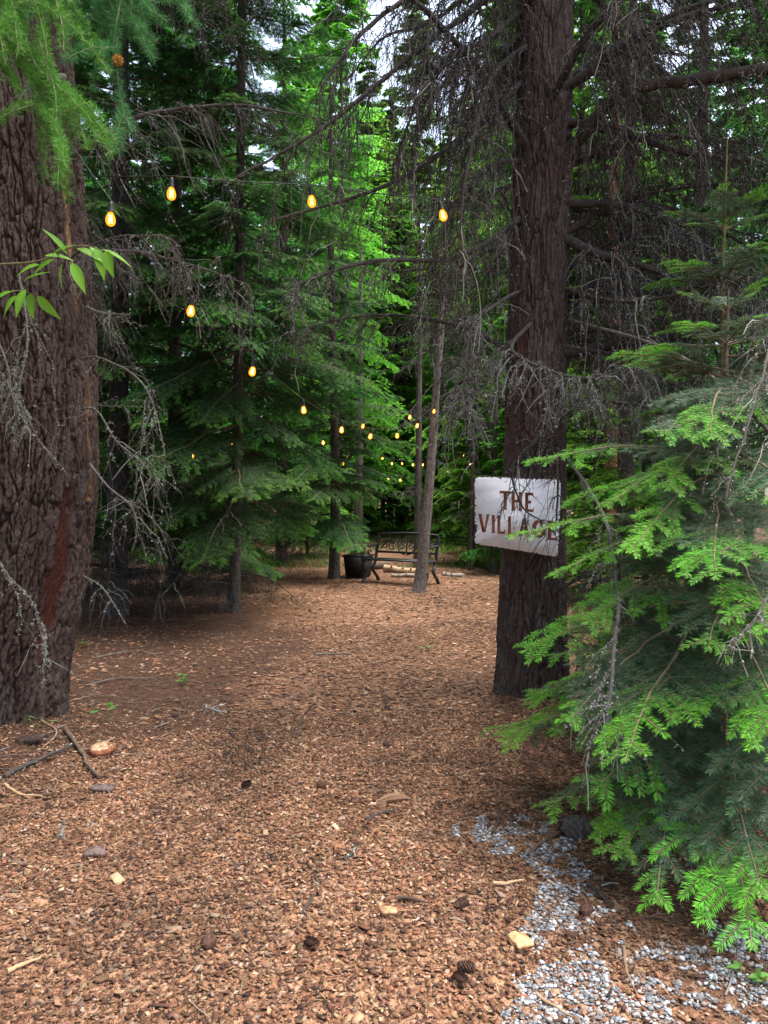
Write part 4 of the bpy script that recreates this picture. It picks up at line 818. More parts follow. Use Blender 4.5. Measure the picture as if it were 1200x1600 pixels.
for kd, px, Yd, v in wood:
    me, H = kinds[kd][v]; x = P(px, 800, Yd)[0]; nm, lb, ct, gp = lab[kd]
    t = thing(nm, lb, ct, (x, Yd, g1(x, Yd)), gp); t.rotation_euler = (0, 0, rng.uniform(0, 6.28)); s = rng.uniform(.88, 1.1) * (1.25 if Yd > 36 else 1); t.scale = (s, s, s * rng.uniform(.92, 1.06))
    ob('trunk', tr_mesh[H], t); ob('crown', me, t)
    if kd != 'shrub':
        for q in range(3):
            z = rng.uniform(.6, 3.4); az = rng.uniform(0, 6.28); copy_branch(t, dpair[q], aim((0, 0, z), (math.cos(az), math.sin(az), z - .1), rng.uniform(.6, 1.0)))
# unseen trees added beside and behind the view to shade floor and trunks
for kd, x, y, v in (('dark', -6.4, 4.6, 0), ('dark', -5.4, 8.2, 1), ('dark', -8.8, 6.5, 0), ('dark', -4.4, 2.6, 1), ('dark', 4.9, 6.2, 0), ('dark', 6.4, 3.6, 1), ('dark', 5.4, 9.0, 1), ('dark', 7.6, 8.2, 0), ('dark', -4.6, -2.4, 0), ('dark', -7.5, -.5, 1), ('dark', -6.5, -6, 1), ('dark', -3.9, .2, 1)):
    me, H = kinds[kd][v]
    t = thing('fir_tree', lab['dark'][1], 'fir tree', (x, y, g1(x, y)), lab['dark'][3]); t.rotation_euler = (0, 0, x * 3)
    ob('trunk', tr_mesh[H], t); ob('crown', me, t)
# slender bare stems among the bright firs
for k, (px, Yd, r, top) in enumerate(((652, 17.0, .085, 380), (770, 15.5, .07, 520), (737, 20, .12, 60), (975, 10.5, .12, -200), (952, 16, .16, -100), (1085, 9.5, .11, -200), (735, 16, .05, 640), (560, 22, .12, 380))):
    x = P(px, 800, Yd)[0]; h = P(px, top, Yd)[2]; t = thing('bare_tree', ['thin dark bare stem behind the bench, left of the leaning trunk', 'slim bare stem just left of the sign trunk', 'distant straight trunk between leaning trunk and sign trunk', 'dark bare trunk among dead limbs right of the sign trunk', 'reddish bare trunk showing through the dead limbs', 'dark trunk behind the young firs at the right edge', 'thin sapling stem left of the sign', 'distant trunk above the bench left end'][k], 'tree', (x, Yd, g1(x, Yd)))
    mb = MB(); plain_trunk(mb, [(0, 0, -.05, r), (.04, 0, h * .5, r * .75), (.08, 0, h, r * .3)], 12, (.20, .095, .06) if k == 4 else (.085, .07, .062), 30 + k, .3, 40); mb.build('trunk', M['bark'], t)
    for q in range(10):
        z = rng.uniform(.9, h * .9); az = rng.uniform(0, 6.28); copy_branch(t, dp[q % 3], aim((0, 0, z), (math.cos(az), math.sin(az), z + rng.uniform(-.2, .3)), rng.uniform(.3, .7) * (1 if r > .06 else .6), rng.uniform(-.5, .5)))
# the far wood, one mass
mb = MB(); rg = np.random.default_rng(55)
def far_tree(x, y, H, Rm, seed, c0, c1):
    B, D, N, C, Ln, bw, (b_, z_, l_) = crown_arrays(seed, H, Rm, 1.2, 46, ntw=7, nsp=4, bl=.34, bw=.12, c0=c0, c1=c1, droop=.45)
    off = np.array([x, y, 0.]); blades(mb, B + off, D, N, Ln, bw, C); tubes(mb, np.array([(x, y, -.1), (x, y, H * .5), (x, y, H)]), np.array([.2, .14, .02]), 6, (.05, .04, .036), m=1)
for k in range(64):
    y = rg.uniform(37, 62); px = rg.uniform(-150, 1350); x = P(px, 800, y)[0]; mid = 430 < px < 880
    far_tree(x, y, rg.uniform(18, 24) if mid else rg.uniform(18, 24), rg.uniform(2.6, 3.6), 900 + k, G1 if mid else D1, G2 if mid else D2)  # middle of the far wood painted brighter, as if sunlit
tag(mb.build('forest', [M['needle_sunny'], M['twig']]), kind='stuff')
# green ground cover in the clearing
mb = MB(); rg = np.random.default_rng(56); n = 14000
x = rg.uniform(-3.5, 9, n); y = rg.uniform(16.2, 34, n); k = fbm(x * .5, y * .5, o=3, s=77) > .52; x, y = x[k], y[k]; n = len(x)
blades(mb, np.stack([x, y, gh(x, y)], 1), np.stack([rg.normal(0, .6, n), rg.normal(0, .6, n), np.ones(n)], 1), rg.normal(0, 1, (n, 3)), rg.uniform(.05, .22, n), rg.uniform(.012, .03, n), np.array((.09, .22, .035)) * rg.uniform(.6, 1.3, (n, 1)))
tag(mb.build('ground_cover', M['leaf']), kind='stuff')
# ------------------------------------------------------------------ the sign
def sp(zx, zy, off=0.0):
    """a point of the sign's face read off the photograph; the board is turned a little, its right side nearer"""
    px, py = 710 + zx / 6.0, 720 + zy / 6.0
    p = P(px, py, 5.70 - (px - 740) * .0011); return p + np.array([-.13, -1, 0]) * off
so_ = sp(590, 520); SG = tuple(so_)
sign = thing('sign', 'white painted wooden board reading THE VILLAGE in brown letters, nailed to the trunk', 'sign', SG)
def rel(pts, off): return np.array([sp(a, b, off) for a, b in pts]) - np.array(SG)
out = [(182, 185), (186, 160), (205, 146), (260, 139), (400, 142), (560, 148), (700, 156), (850, 160), (960, 166), (992, 172), (1002, 190), (1002, 300), (998, 450), (992, 600), (984, 760), (980, 850), (972, 890), (955, 905), (925, 902), (800, 884), (650, 860), (500, 836), (350, 812), (240, 796), (200, 788), (184, 770), (182, 640), (184, 500), (183, 330)]
mb = MB(); mb.prism(rel(out, 0), rel(out, -.022), col=(.06, .045, .036)); mb.build('board', principled('weathered_board', attr=True, rough=.95, noise=(30, .6, 1.6), bump=(60, .003), spec=.1), sign)
rg = np.random.default_rng(17); cen = np.array((590., 520.)); edge = []
O = np.array(out, float)
for a, b in zip(O, np.roll(O, -1, 0)):                              # the paint stops short of the edge, chipped and ragged
    nseg = max(2, int(np.linalg.norm(b - a) / 9))
    for t in np.arange(nseg) / nseg:
        q = a + (b - a) * t; inw = unit(cen - q); dd = 5 + abs(rg.normal(0, 5)) + (rg.random() < .10) * rg.uniform(6, 22)
        if q[1] < 200: dd += 7
        if q[1] > 760 : dd += 4
        if q[0] < 200 and 600 < q[1] < 680: dd += 22
        edge.append(q + inw * dd)
mpaint, n_, o_ = mat('chipped_white_paint'); L_ = n_.links.new
b_ = n_.nodes.new('ShaderNodeBsdfPrincipled'); b_.inputs['Roughness'].default_value = .55; b_.inputs['Specular IOR Level'].default_value = .3; L_(b_.outputs[0], o_.inputs[0])
tc_ = n_.nodes.new('ShaderNodeTexCoord')
def nz_(scale, lo, hi, det=8):
    z = n_.nodes.new('ShaderNodeTexNoise'); z.inputs['Scale'].default_value = scale; z.inputs['Detail'].default_value = det; z.inputs['Roughness'].default_value = .65
    L_(tc_.outputs['Object'], z.inputs['Vector']); r = n_.nodes.new('ShaderNodeMapRange'); r.inputs[1].default_value = lo; r.inputs[2].default_value = hi; L_(z.outputs[0], r.inputs[0]); return r.outputs[0]
def mixc(f, a, b):
    m_ = n_.nodes.new('ShaderNodeMix'); m_.data_type = 'RGBA'; L_(f, m_.inputs[0])
    for s_, v_ in ((6, a), (7, b)):
        if isinstance(v_, tuple): m_.inputs[s_].default_value = (*v_, 1)
        else: L_(v_, m_.inputs[s_])
    return m_.outputs[2]
c_ = mixc(nz_(7, .48, .85), (.86, .86, .90), (.70, .68, .70)); c_ = mixc(nz_(26, .60, .72), c_, (.42, .36, .33)); c_ = mixc(nz_(90, .69, .72), c_, (.10, .075, .06)); L_(c_, b_.inputs['Base Color'])
mb = MB(); mb.prism(rel(edge, .0035), rel(edge, .0005)); mb.build('paint', mpaint, sign)
def glyph(ch):
    """letter outlines in a unit box, y down, split into pieces that only touch"""
    s = .30
    if ch == 'T': return [[(0, 0), (1, 0), (1, .17), (.95, .17), (.92, .13), (.66, .13), (.64, .96), (.70, 1), (.30, 1), (.36, .96), (.34, .13), (.08, .13), (.05, .17), (0, .17)]]
    if ch == 'I': return [[(0, 0), (1, 0), (.86, .05), (.86, .95), (1, 1), (0, 1), (.14, .95), (.14, .05)]]
    if ch == 'H': return [[(0, 0), (.38, 0), (.33, .04), (.33, .42), (.67, .42), (.67, .04), (.62, 0), (1, 0), (.95, .04), (.95, .96), (1, 1), (.62, 1), (.67, .96), (.67, .56), (.33, .56), (.33, .96), (.38, 1), (0, 1), (.05, .96), (.05, .04)]]
    if ch == 'E': return [[(0, 0), (.94, 0), (.97, .22), (.90, .22), (.84, .14), (.40, .14), (.40, .42), (.64, .42), (.70, .36), (.70, .62), (.64, .56), (.40, .56), (.40, .86), (.86, .86), (.93, .77), (1, .77), (.96, 1), (0, 1), (.07, .96), (.07, .04)]]
    if ch == 'L': return [[(0, 0), (.50, 0), (.42, .04), (.42, .86), (.86, .86), (.93, .74), (1, .74), (.96, 1), (0, 1), (.08, .96), (.08, .04)]]
    if ch == 'V': return [[(0, 0), (.40, 0), (.33, .04), (.53, .74), (.72, .04), (.64, 0), (1, 0), (.92, .04), (.62, 1), (.36, 1), (.08, .04)]]
    if ch == 'A': return [[(.34, 0), (.70, 0), (.66, .03), (.95, .96), (1, 1), (.64, 1), (.68, .96), (.63, .74), (.50, .74), (.50, .60), (.595, .60), (.50, .22), (.405, .60), (.5, .60), (.5, .74), (.37, .74), (.31, .96), (.36, 1), (0, 1), (.06, .96), (.38, .03)]]
    if ch == 'G':
        ang = np.radians(np.linspace(-38, -322, 30)); o = [(.5 + .5 * math.cos(a), .5 + .5 * math.sin(a)) for a in ang]; i = [(.5 + .21 * math.cos(a), .5 + .33 * math.sin(a)) for a in ang[::-1]]
        o = [(max(0, min(1, x)), y) for x, y in o]
        return [o + i, [(.52, .50), (1, .50), (.96, .54), (.96, .84), (.70, .80), (.70, .62), (.52, .62)]]
mb = MB()
def letter(ch, x0, x1, y0, y1, sl):
    for k, poly in enumerate(glyph(ch)):
        pts = [(x0 + u * (x1 - x0), y0 + v * (y1 - y0) + sl * u * (x1 - x0)) for u, v in poly]
        mb.prism(rel(pts, .0052 + .0003 * k), rel(pts, .0040))
for a in (('T', 425, 527, 280, 456, .03), ('H', 530, 640, 287, 467, .05), ('E', 657, 745, 296, 476, .05)): letter(*a)
for a in (('V', 217, 335, 496, 666, .06), ('I', 345, 384, 507, 676, .06), ('L', 397, 476, 510, 682, .06), ('L', 496, 580, 520, 696, .06), ('A', 598, 708, 534, 706, .08), ('G', 727, 853, 545, 716, .10), ('E', 868, 966, 560, 738, .12)): letter(*a)
mb.build('lettering', M['red'], sign)
mb = MB()
for a in ((956, 876), (600, 168)):
    c = rel([a], .006)[0]; tubes(mb, np.array([c + np.array([.13, 1, 0]) * .12, c + np.array([.13, 1, 0]) * .0]), np.array([.005, .005]), 8, (.05, .045, .045), cap=True)
mb.build('nail', M['iron'], sign)
# bracing block between board and trunk
mb = MB(); mb.box((.0, .055, .05), (.10, .062, .30), col=(.07, .05, .04)); mb.build('backing_block', M['log'], sign)

# ------------------------------------------------------------------ bench
ba, bb = P(583, 840, 14.15), P(681, 845, 13.55)
bang = math.atan2(bb[1] - ba[1], bb[0] - ba[0]); bc = (ba + bb) / 2
BO = Vector((bc[0], bc[1], g1(bc[0], bc[1]) - .005)); BW = 1.22; hw = BW / 2
bench = thing('garden_bench', 'black cast iron garden bench with scrollwork back beside the black planter', 'bench', BO); bench.rotation_euler = (0, 0, bang)
def tb(name, lines, parent, sides=6, m='iron'):
    mb = MB()
    for pts, r in lines:
        pts = np.asarray(pts, float); tubes(mb, pts, np.full(len(pts), r * 1.3) if np.isscalar(r) else np.asarray(r) * 1.25, sides, cap=True)
    return mb.build(name, M[m], parent)
# local frame: x along the bench, -y towards the sitter's knees, z up
slope = lambda z: .06 + (z - .42) * .26                       # the back leans away
top = lambda x: .86 + .03 * (1 - (x / hw) ** 2)
back = thing_back = None
fr = [([(x, slope(top(x)), top(x)) for x in np.linspace(-hw, hw, 17)], .020), ([(x, slope(.545), .545) for x in np.linspace(-hw, hw, 5)], .018),
      ([(-hw, slope(z), z) for z in np.linspace(.40, .86, 5)], .022), ([(hw, slope(z), z) for z in np.linspace(.40, .86, 5)], .022)]
bk = tb('backrest', fr, bench)
def sc_(cx, cz, r0, r1, a0, a1, n=26):
    a = np.linspace(a0, a1, n); r = np.linspace(r0, r1, n); x = cx + r * np.cos(a); z = cz + r * np.sin(a); return np.stack([x, slope(z), z], 1)
ln_ = []
for s in (1, -1):
    c = lambda p: p * np.array([s, 1, 1])
    ln_ += [(c(sc_(.0, .705, .20, .17, -1.5, 1.5)), .011), (c(sc_(.085, .66, .075, .012, 2.2, 2.2 - 8.5)), .009), (c(sc_(.075, .775, .06, .012, -1.6, 6.0)), .008),
            (c(sc_(.30, .64, .085, .015, 2.6, -5.5)), .009), (c(sc_(.29, .79, .06, .012, -2.4, 5.0)), .008), (c(sc_(.46, .66, .075, .015, .4, 8.0)), .009), (c(sc_(.47, .79, .055, .012, -.6, -7.5)), .008),
            (c(sc_(.36, .57, .17, .15, .1, 2.2)), .010), (c(sc_(.40, .88, .15, .13, 3.3, 5.0)), .008), (c(sc_(.565, .70, .05, .012, 1.6, -4.5)), .008)]
ln_ += [([(0, slope(.55), .55), (0, slope(.88), .88)], .012)]
sw = tb('scrollwork', ln_, bk, 5)
mb = MB()
for k in range(5): mb.box((0, -.40 + k * .105, .425 + .006 * abs(k - 2) - (.012 if k == 4 else 0)), (BW + .02, .085, .026))
mb.build('seat', M['iron'], bench)
for s in (-1, 1):
    x = s * hw
    leg_f = spline(np.array([(x, -.36, .42), (x, -.40, .34), (x, -.36, .25), (x, -.30, .20), (x, -.36, .10), (x, -.44, .0)]), 22); leg_r = spline(np.array([(x, .06, .42), (x, .02, .34), (x, -.06, .24), (x, .0, .17), (x, .10, .09), (x, .17, .0)]), 22)
    lf = tb('leg', [(leg_f, np.linspace(.019, .026, 22)), ([(x, -.455, .012), (x, -.41, .012)], .020)], bench); tb('leg', [(leg_r, np.linspace(.019, .026, 22)), ([(x, .14, .012), (x, .19, .012)], .020)], bench)
    tb('seat_rail', [([(x, -.42, .41), (x, .07, .41)], .018), (spline(np.array([(x, -.31, .22), (x, -.17, .27), (x, -.05, .24)]), 10), .013)], bench)
    tb('armrest', [(spline(np.array([(x, slope(.68), .68), (x, -.10, .665), (x, -.33, .655), (x, -.43, .63), (x, -.44, .585), (x, -.40, .575)]), 20), .020), (spline(np.array([(x, -.38, .42), (x, -.42, .50), (x, -.38, .60), (x, -.34, .655)]), 12), .013), (sc_(0, 0, .07, .015, 0, 6)[:, [1, 0, 2]] * np.array([0, 1, 1]) + np.array([x, -.18, .54]), .009)], bench)
# planter beside it
po = P(560, 890, 14.75); PO = (po[0], 14.75, g1(po[0], 14.75))
pl = thing('planter', 'square black planter box with small pale flowers, left of the bench', 'planter', PO); pl.rotation_euler = (0, 0, bang + .1)
mb = MB(); q0 = lambda h, z: [(-h, -h, z), (h, -h, z), (h, h, z), (-h, h, z)]
mb.prism(q0(.215, .40), q0(.185, .03)); mb.prism(q0(.232, .44), q0(.232, .402))
for k in range(5): x = -.16 + k * .08; mb.box((x, -.206, .21), (.012, .010, .33))
for sx_ in (-1, 1):
    for sy_ in (-1, 1): mb.box((sx_ * .15, sy_ * .15, .015), (.05, .05, .03))
mb.build('tub', M['tub'], pl)
mb = MB(); mb.box((0, 0, .4415), (.40, .40, .006), col=(.03, .02, .015)); mb.build('soil', M['chip'], pl)
rg = np.random.default_rng(23); mb = MB(); n = 240
bp_ = np.stack([rg.uniform(-.17, .17, n), rg.uniform(-.17, .17, n), np.full(n, .444)], 1); d = unit(np.stack([rg.normal(0, .5, n), rg.normal(0, .5, n), np.ones(n)], 1)); l = rg.uniform(.05, .16, n)
blades(mb, bp_, d, rg.normal(0, 1, (n, 3)), l, .012, np.array((.05, .09, .04)) * rg.uniform(.6, 1.3, (n, 1))); mb.build('plant', M['leaf'], pl)
mb = MB(); n = 26; c = np.stack([rg.uniform(-.22, .12, n), rg.uniform(-.2, .2, n), rg.uniform(.53, .62, n)], 1)
for q in range(6): blades(mb, c, unit(rg.normal(0, 1, (n, 3))), rg.normal(0, 1, (n, 3)), .020, .016, np.array((.55, .50, .58)) * rg.uniform(.8, 1.2, (n, 1)))
st2 = np.stack([c * np.array([.8, .8, 0]) + np.array([0, 0, .444]), c], 1); tubes(mb, st2, np.full((n, 2), .002), 3, (.06, .09, .04)); mb.build('flowers', M['leaf'], pl)
# logs lying behind the bench
def log(label, p0, p1, r, col, knots=3):
    mid = (np.array(p0) + np.array(p1)) / 2; t = thing('log', label, 'log', mid); a = np.array(p0) - mid; b = np.array(p1) - mid
    s = np.linspace(0, 1, 14)[:, None]; rg = np.random.default_rng(int(r * 1e4)); p = a + (b - a) * s + np.cumsum(rg.normal(0, .006, (14, 3)), 0); mb = MB()
    tubes(mb, p, r * (1 + rg.normal(0, .05, 14)), 12, col, cap=True); mb.c[0][:] = mb.c[0] * (.7 + .6 * fbm(mb.v[0][:, 0] * 6, mb.v[0][:, 1] * 6, mb.v[0][:, 2] * 6, 4, 3))[:, None]; mb.build('bark', M['log'], t)
    mb = MB()
    for q in range(knots):
        c = p[3 + q * 3]; d = unit(np.array([rg.normal(0, .4), -.7, .7])); tubes(mb, np.array([c + d * r * .6, c + d * r * 1.8]), np.array([r * .3, r * .2]), 6, np.array(col) * .7, cap=True)
    mb.build('knot', M['log'], t)
gz = lambda x, y, r: np.array((x, y, g1(x, y) + r))
lx = lambda px, Yd: P(px, 800, Yd)[0]
log('pale peeled log lying on the ground under the bench seat', gz(lx(602, 15.6), 15.6, .07), gz(lx(662, 15.1), 15.1, .07), .075, (.36, .25, .15))
log('short dark log lying behind the planter and bench end', gz(lx(565, 16.2), 16.2, .07), gz(lx(606, 16.3), 16.3, .07), .09, (.10, .075, .055), 2)
log('thin grey log lying flat below the pale log', gz(lx(612, 14.75), 14.75, .02), gz(lx(660, 14.6), 14.6, .02), .04, (.28, .23, .19), 2)
log('grey weathered log lying at the path edge right of the bench', gz(lx(692, 14.9), 14.9, .03), gz(lx(725, 14.6), 14.6, .03), .05, (.25, .21, .18), 2)

# ------------------------------------------------------------------ string lights
def glow(name, strength):
    m, n, o = mat(name); L = n.links.new
    e = n.nodes.new('ShaderNodeEmission'); lw = n.nodes.new('ShaderNodeLayerWeight'); lw.inputs[0].default_value = .35
    r = n.nodes.new('ShaderNodeValToRGB'); r.color_ramp.elements[0].color = (1, .66, .20, 1); r.color_ramp.elements[0].position = .1; r.color_ramp.elements[1].color = (.75, .24, .015, 1); r.color_ramp.elements[1].position = .8
    L(lw.outputs['Facing'], r.inputs[0]); L(r.outputs[0], e.inputs[0]); e.inputs[1].default_value = strength; L(e.outputs[0], o.inputs[0]); return m
M['bulb'] = glow('amber_glass_lit', .75)
m, n, o = mat('filament_lit'); e = n.nodes.new('ShaderNodeEmission'); e.inputs[0].default_value = (1, .66, .22, 1); e.inputs[1].default_value = 14; n.links.new(e.outputs[0], o.inputs[0]); M['filament'] = m
def lathe(prof, sides=16):
    mb = MB(); p = np.array([(0, 0, z) for r, z in prof]); tubes(mb, p, np.array([max(r, .0004) for r, z in prof]), sides); return mb
bulb_prof = [(.0125, 0), (.0145, -.008), (.020, -.018), (.0255, -.033), (.0285, -.048), (.0275, -.063), (.021, -.076), (.011, -.083), (.0, -.085)]
mg = lathe(bulb_prof).mesh('bulb', M['bulb'], True)
mf = MB()
for k in range(4):
    a = k * 1.5708; mf_p = np.array([(math.cos(a) * .006, math.sin(a) * .006, -.018), (math.cos(a) * .011, math.sin(a) * .011, -.066)]); tubes(mf, mf_p, np.array([.0024, .0024]), 6)
msock = lathe([(.006, .062), (.010, .060), (.015, .050), (.017, .030), (.017, .004), (.0185, .000), (.0185, -.004), (.012, -.006)], 12).mesh('socket', M['cable'], True)
def glass_material():
    m, n, o = mat('clear_amber_glass'); L = n.links.new
    t = n.nodes.new('ShaderNodeBsdfTransparent'); t.inputs[0].default_value = (1, .72, .32, 1); e = n.nodes.new('ShaderNodeEmission'); e.inputs[0].default_value = (1, .33, .025, 1); e.inputs[1].default_value = .62
    lw = n.nodes.new('ShaderNodeLayerWeight'); lw.inputs[0].default_value = .5; mr = n.nodes.new('ShaderNodeMapRange'); mr.inputs[3].default_value = .55; mr.inputs[4].default_value = 1.0; mx = n.nodes.new('ShaderNodeMixShader')
    L(lw.outputs['Facing'], mr.inputs[0]); L(mr.outputs[0], mx.inputs[0]); L(t.outputs[0], mx.inputs[1]); L(e.outputs[0], mx.inputs[2]); L(mx.outputs[0], o.inputs[0]); return m
mg.materials[0] = glass_material()
mfm = mf.mesh('filament', M['filament'])
def string(label, pts, nm='string_light', sag=0, extra=(), far=False, tilt=0):
    """cable through the socket tops; every bulb is a part that hangs from it"""
    pts3 = [P(*p) for p in pts]; org = pts3[0]; t = thing(nm, label, 'string lights', org, None)
    cab = [P(*p) for p in extra[0]] + [p + np.array([0, 0, .056 + .004]) for p in pts3] + [P(*p) for p in extra[1]]
    path = []
    for a, b in zip(cab[:-1], cab[1:]):
        s = np.linspace(0, 1, 9)[:-1, None]; path.append(a + (b - a) * s + np.array([0, 0, -1]) * sag * np.linalg.norm(b - a) * s * (1 - s) * 2)
    path = np.concatenate(path + [cab[-1][None]]) - org
    mb = MB(); tubes(mb, path, np.full(len(path), .0035 if not far else .004), 5); mb.build('cable', M['cable'], t)
    rr = random.Random(int(abs(org[0]) * 1000))
    for p in pts3:
        mm = Matrix.Translation(Vector(p - org)) @ Matrix.Rotation(rr.uniform(-.25, .25) + tilt, 4, 'Y') @ Matrix.Rotation(rr.uniform(-.25, .25), 4, 'X') @ Matrix.Rotation(rr.uniform(0, 3), 4, 'Z') @ Matrix.Scale(.88, 4)
        s = ob('socket', msock, t, mat=mm); ob('bulb', mg, s); ob('filament', mfm, s)
        if not far:                                       # the bulb's own light
            l = bpy.data.lights.new('bulb_light', 'POINT'); l.energy = .45; l.color = (1, .55, .16); l.shadow_soft_size = .03
            lo = bpy.data.objects.new('bulb_light', l); sc.collection.objects.link(lo); lo.parent = s; lo.location = (0, 0, -.045)
    return t
# the bulb centre hangs about 45 mm below its socket: rows give the socket rim
string('amber bulb string dropping from the massive left trunk past the fir to the leaning trunk',
       [(173, 331, 4.0), (299, 476, 4.8), (396, 572, 5.6), (474, 634, 7.0), (534, 666, 8.2), (580, 677, 9.2), (620, 676, 9.9), (653, 661, 10.9), (679, 639, 12.05)], extra=([(60, 150, 4.5)], [(684, 600, 12.15)]), sag=.012, tilt=.1)
string('string of amber bulbs spanning from the left across to the dark trunk on the right',
       [(268, 292, 4.3), (486, 304, 4.7), (690, 327, 4.8)], extra=([(90, 270, 5.05)], [(810, 348, 5.75)]), sag=.02, tilt=-.05)
string('farther string of two small lit bulbs above the bench left of the leaning trunk', [(505, 688, 12.5), (568, 662, 11.3), (641, 648, 11.6)], extra=([(430, 660, 14)], [(676, 600, 12.3)]), sag=.02)
string('distant string of tiny lights between the massive left trunk and the fir', [(168, 676, 13.5), (217, 694, 13.0), (258, 690, 12.6), (302, 709, 12.4), (363, 690, 12.2)], extra=([(120, 640, 13.8)], [(384, 650, 10.5)]), sag=.02, far=True)
string('distant string of tiny lights behind the bench and leaning trunk', [(490, 720, 17), (542, 712, 20), (598, 714, 20.5), (612, 722, 20), (628, 722, 20), (645, 724, 20), (661, 724, 20), (724, 710, 18.5), (735, 724, 18.5)], extra=([(470, 700, 17)], [(800, 690, 18)]), sag=.02, far=True)
string('lowest distant string of tiny lights left of the leaning trunk', [(537, 722, 19), (606, 746, 19), (625, 748, 19), (655, 742, 19.5), (700, 735, 19.5)], extra=([(500, 700, 18)], [(760, 720, 19)]), sag=.02, far=True)

# ------------------------------------------------------------------ things lying on the floor
def stick(label, pts, r, col, lich=0, twig=0, seed=0):
    """pts: (px, py) on the floor"""
    q = []
    for px, py in pts:
        Yd = 1.6 * F / (py - HOR)
        for _ in range(3): z = g1((px - 600) / F * Yd, Yd); Yd = (1.6 - z) * F / (py - HOR)
        q.append(((px - 600) / F * Yd, Yd, z + r * .8 + .006))
    org = np.array(q[len(q) // 2]); p = spline(np.array(q) - org, 12); rg = np.random.default_rng(seed); p += np.cumsum(rg.normal(0, r * .25, (12, 3)), 0)
    mb = MB(); tubes(mb, p, r * np.linspace(1.1, .55, 12) * (1 + rg.normal(0, .08, 12)), 7, col, cap=True)
    for k in range(twig):
        b = p[rg.integers(2, 11)]; d = unit(np.array([rg.normal(), rg.normal(), .25])); tubes(mb, np.array([b, b + d * .04, b + d * .09 + np.array([0, 0, -.01])]), np.array([.5, .4, .2]) * r, 4, col)
    if lich:
        li = mb; n = lich; b = p[rg.integers(0, 12, n)] + rg.normal(0, r, (n, 3)); blades(li, b, rg.normal(0, 1, (n, 3)) + np.array([0, 0, .5]), rg.normal(0, 1, (n, 3)), .012, .009, np.array((.40, .41, .36)) * rg.uniform(.5, 1.2, (n, 1)), m=1)
    t = mb.build('stick', [M['twig'], M['lichen']], None); t.location = org; tag(t, label, 'stick')
    return t
BR, GR, TN = (.11, .075, .055), (.16, .14, .125), (.34, .21, .12)
stick('thick brown stick slanting away from the massive left trunk', [(98, 1146), (122, 1180), (152, 1225)], .016, BR, 14, 2, 1)
stick('lichen crusted dark branch lying left of the slanting stick', [(2, 1222), (50, 1200), (110, 1176)], .013, (.06, .05, .045), 60, 3, 2)
stick('curved tan stick near the left edge below the massive trunk', [(2, 1232), (25, 1246), (58, 1252)], .009, TN, 0, 0, 3)
stick('small pale stick right of the cut wood disc', [(155, 1168), (165, 1164), (175, 1156)], .009, (.25, .18, .12), 0, 0, 4)
stick('forked dark twig lying on the chips near the photo bottom centre', [(468, 1440), (485, 1418), (494, 1395), (497, 1355)], .006, (.055, .045, .04), 10, 3, 5)
stick('lichen spotted black twig left of the dry brown fern', [(535, 1352), (548, 1345), (556, 1333)], .008, (.05, .045, .04), 26, 1, 6)
stick('pale split stick beside the dry brown fern', [(578, 1264), (602, 1263), (640, 1262)], .008, (.45, .33, .22), 0, 0, 7)
stick('dark twig just below the pale split stick', [(572, 1286), (592, 1280), (618, 1274)], .008, (.06, .05, .045), 12, 1, 8)
stick('thin dark twig lying in the middle of the shaded path', [(462, 1158), (470, 1130), (490, 1103)], .007, (.05, .04, .035), 0, 1, 9)
stick('lichen grey twig on the left lower chips', [(90, 1318), (95, 1302), (98, 1288)], .010, (.12, .11, .10), 40, 1, 10)
stick('long tan stick at the lower left edge', [(2, 1536), (30, 1524), (58, 1512)], .008, TN, 0, 0, 11)
stick('tan stick on the needles left of the gravel band', [(772, 1392), (798, 1392), (822, 1385)], .008, (.42, .28, .17), 0, 0, 12)
stick('bent dark root stick crossing the upper gravel patch', [(772, 1310), (780, 1280), (792, 1272)], .008, (.07, .05, .04), 0, 1, 13)
stick('curved brown twig between gravel patch and fir boughs', [(828, 1345), (846, 1330), (875, 1315), (900, 1300)], .007, (.09, .06, .045), 0, 2, 14)
stick('dark stick lying along the gravel band under the fir', [(920, 1388), (940, 1410), (958, 1428)], .009, (.05, .035, .03), 0, 2, 15)
stick('brown twig lying lengthwise over the lower gravel', [(980, 1495), (985, 1530), (1004, 1572)], .006, (.16, .10, .065), 0, 1, 16)
stick('thin twig pointing to the bottom edge on the gravel', [(842, 1570), (870, 1588), (900, 1604)], .006, (.25, .16, .10), 0, 0, 17)
stick('dark bark stick on the right foreground chips', [(622, 1416), (645, 1422), (668, 1428)], .008, (.07, .045, .035), 0, 0, 18)
stick('long pale dead twig lying in the shade under the left firs', [(130, 1075), (180, 1064), (240, 1062)], .007, GR, 0, 2, 19)
stick('dead twig on the dark needle floor right of the massive trunk', [(150, 1030), (200, 1020), (250, 1023)], .007, GR, 0, 3, 20)
stick('grey lichen twig on the path halfway to the bench', [(320, 1108), (335, 1115), (350, 1118)], .010, (.18, .17, .16), 40, 1, 22)
stick('slim grey stick along the shaded left path side', [(490, 1026), (520, 1024), (550, 1026)], .012, (.15, .13, .115), 8, 1, 23)
stick('straight brown stick beside the curved tan stick at left', [(60, 1130), (85, 1150), (60, 1178)], .008, (.22, .15, .10), 0, 1, 24)
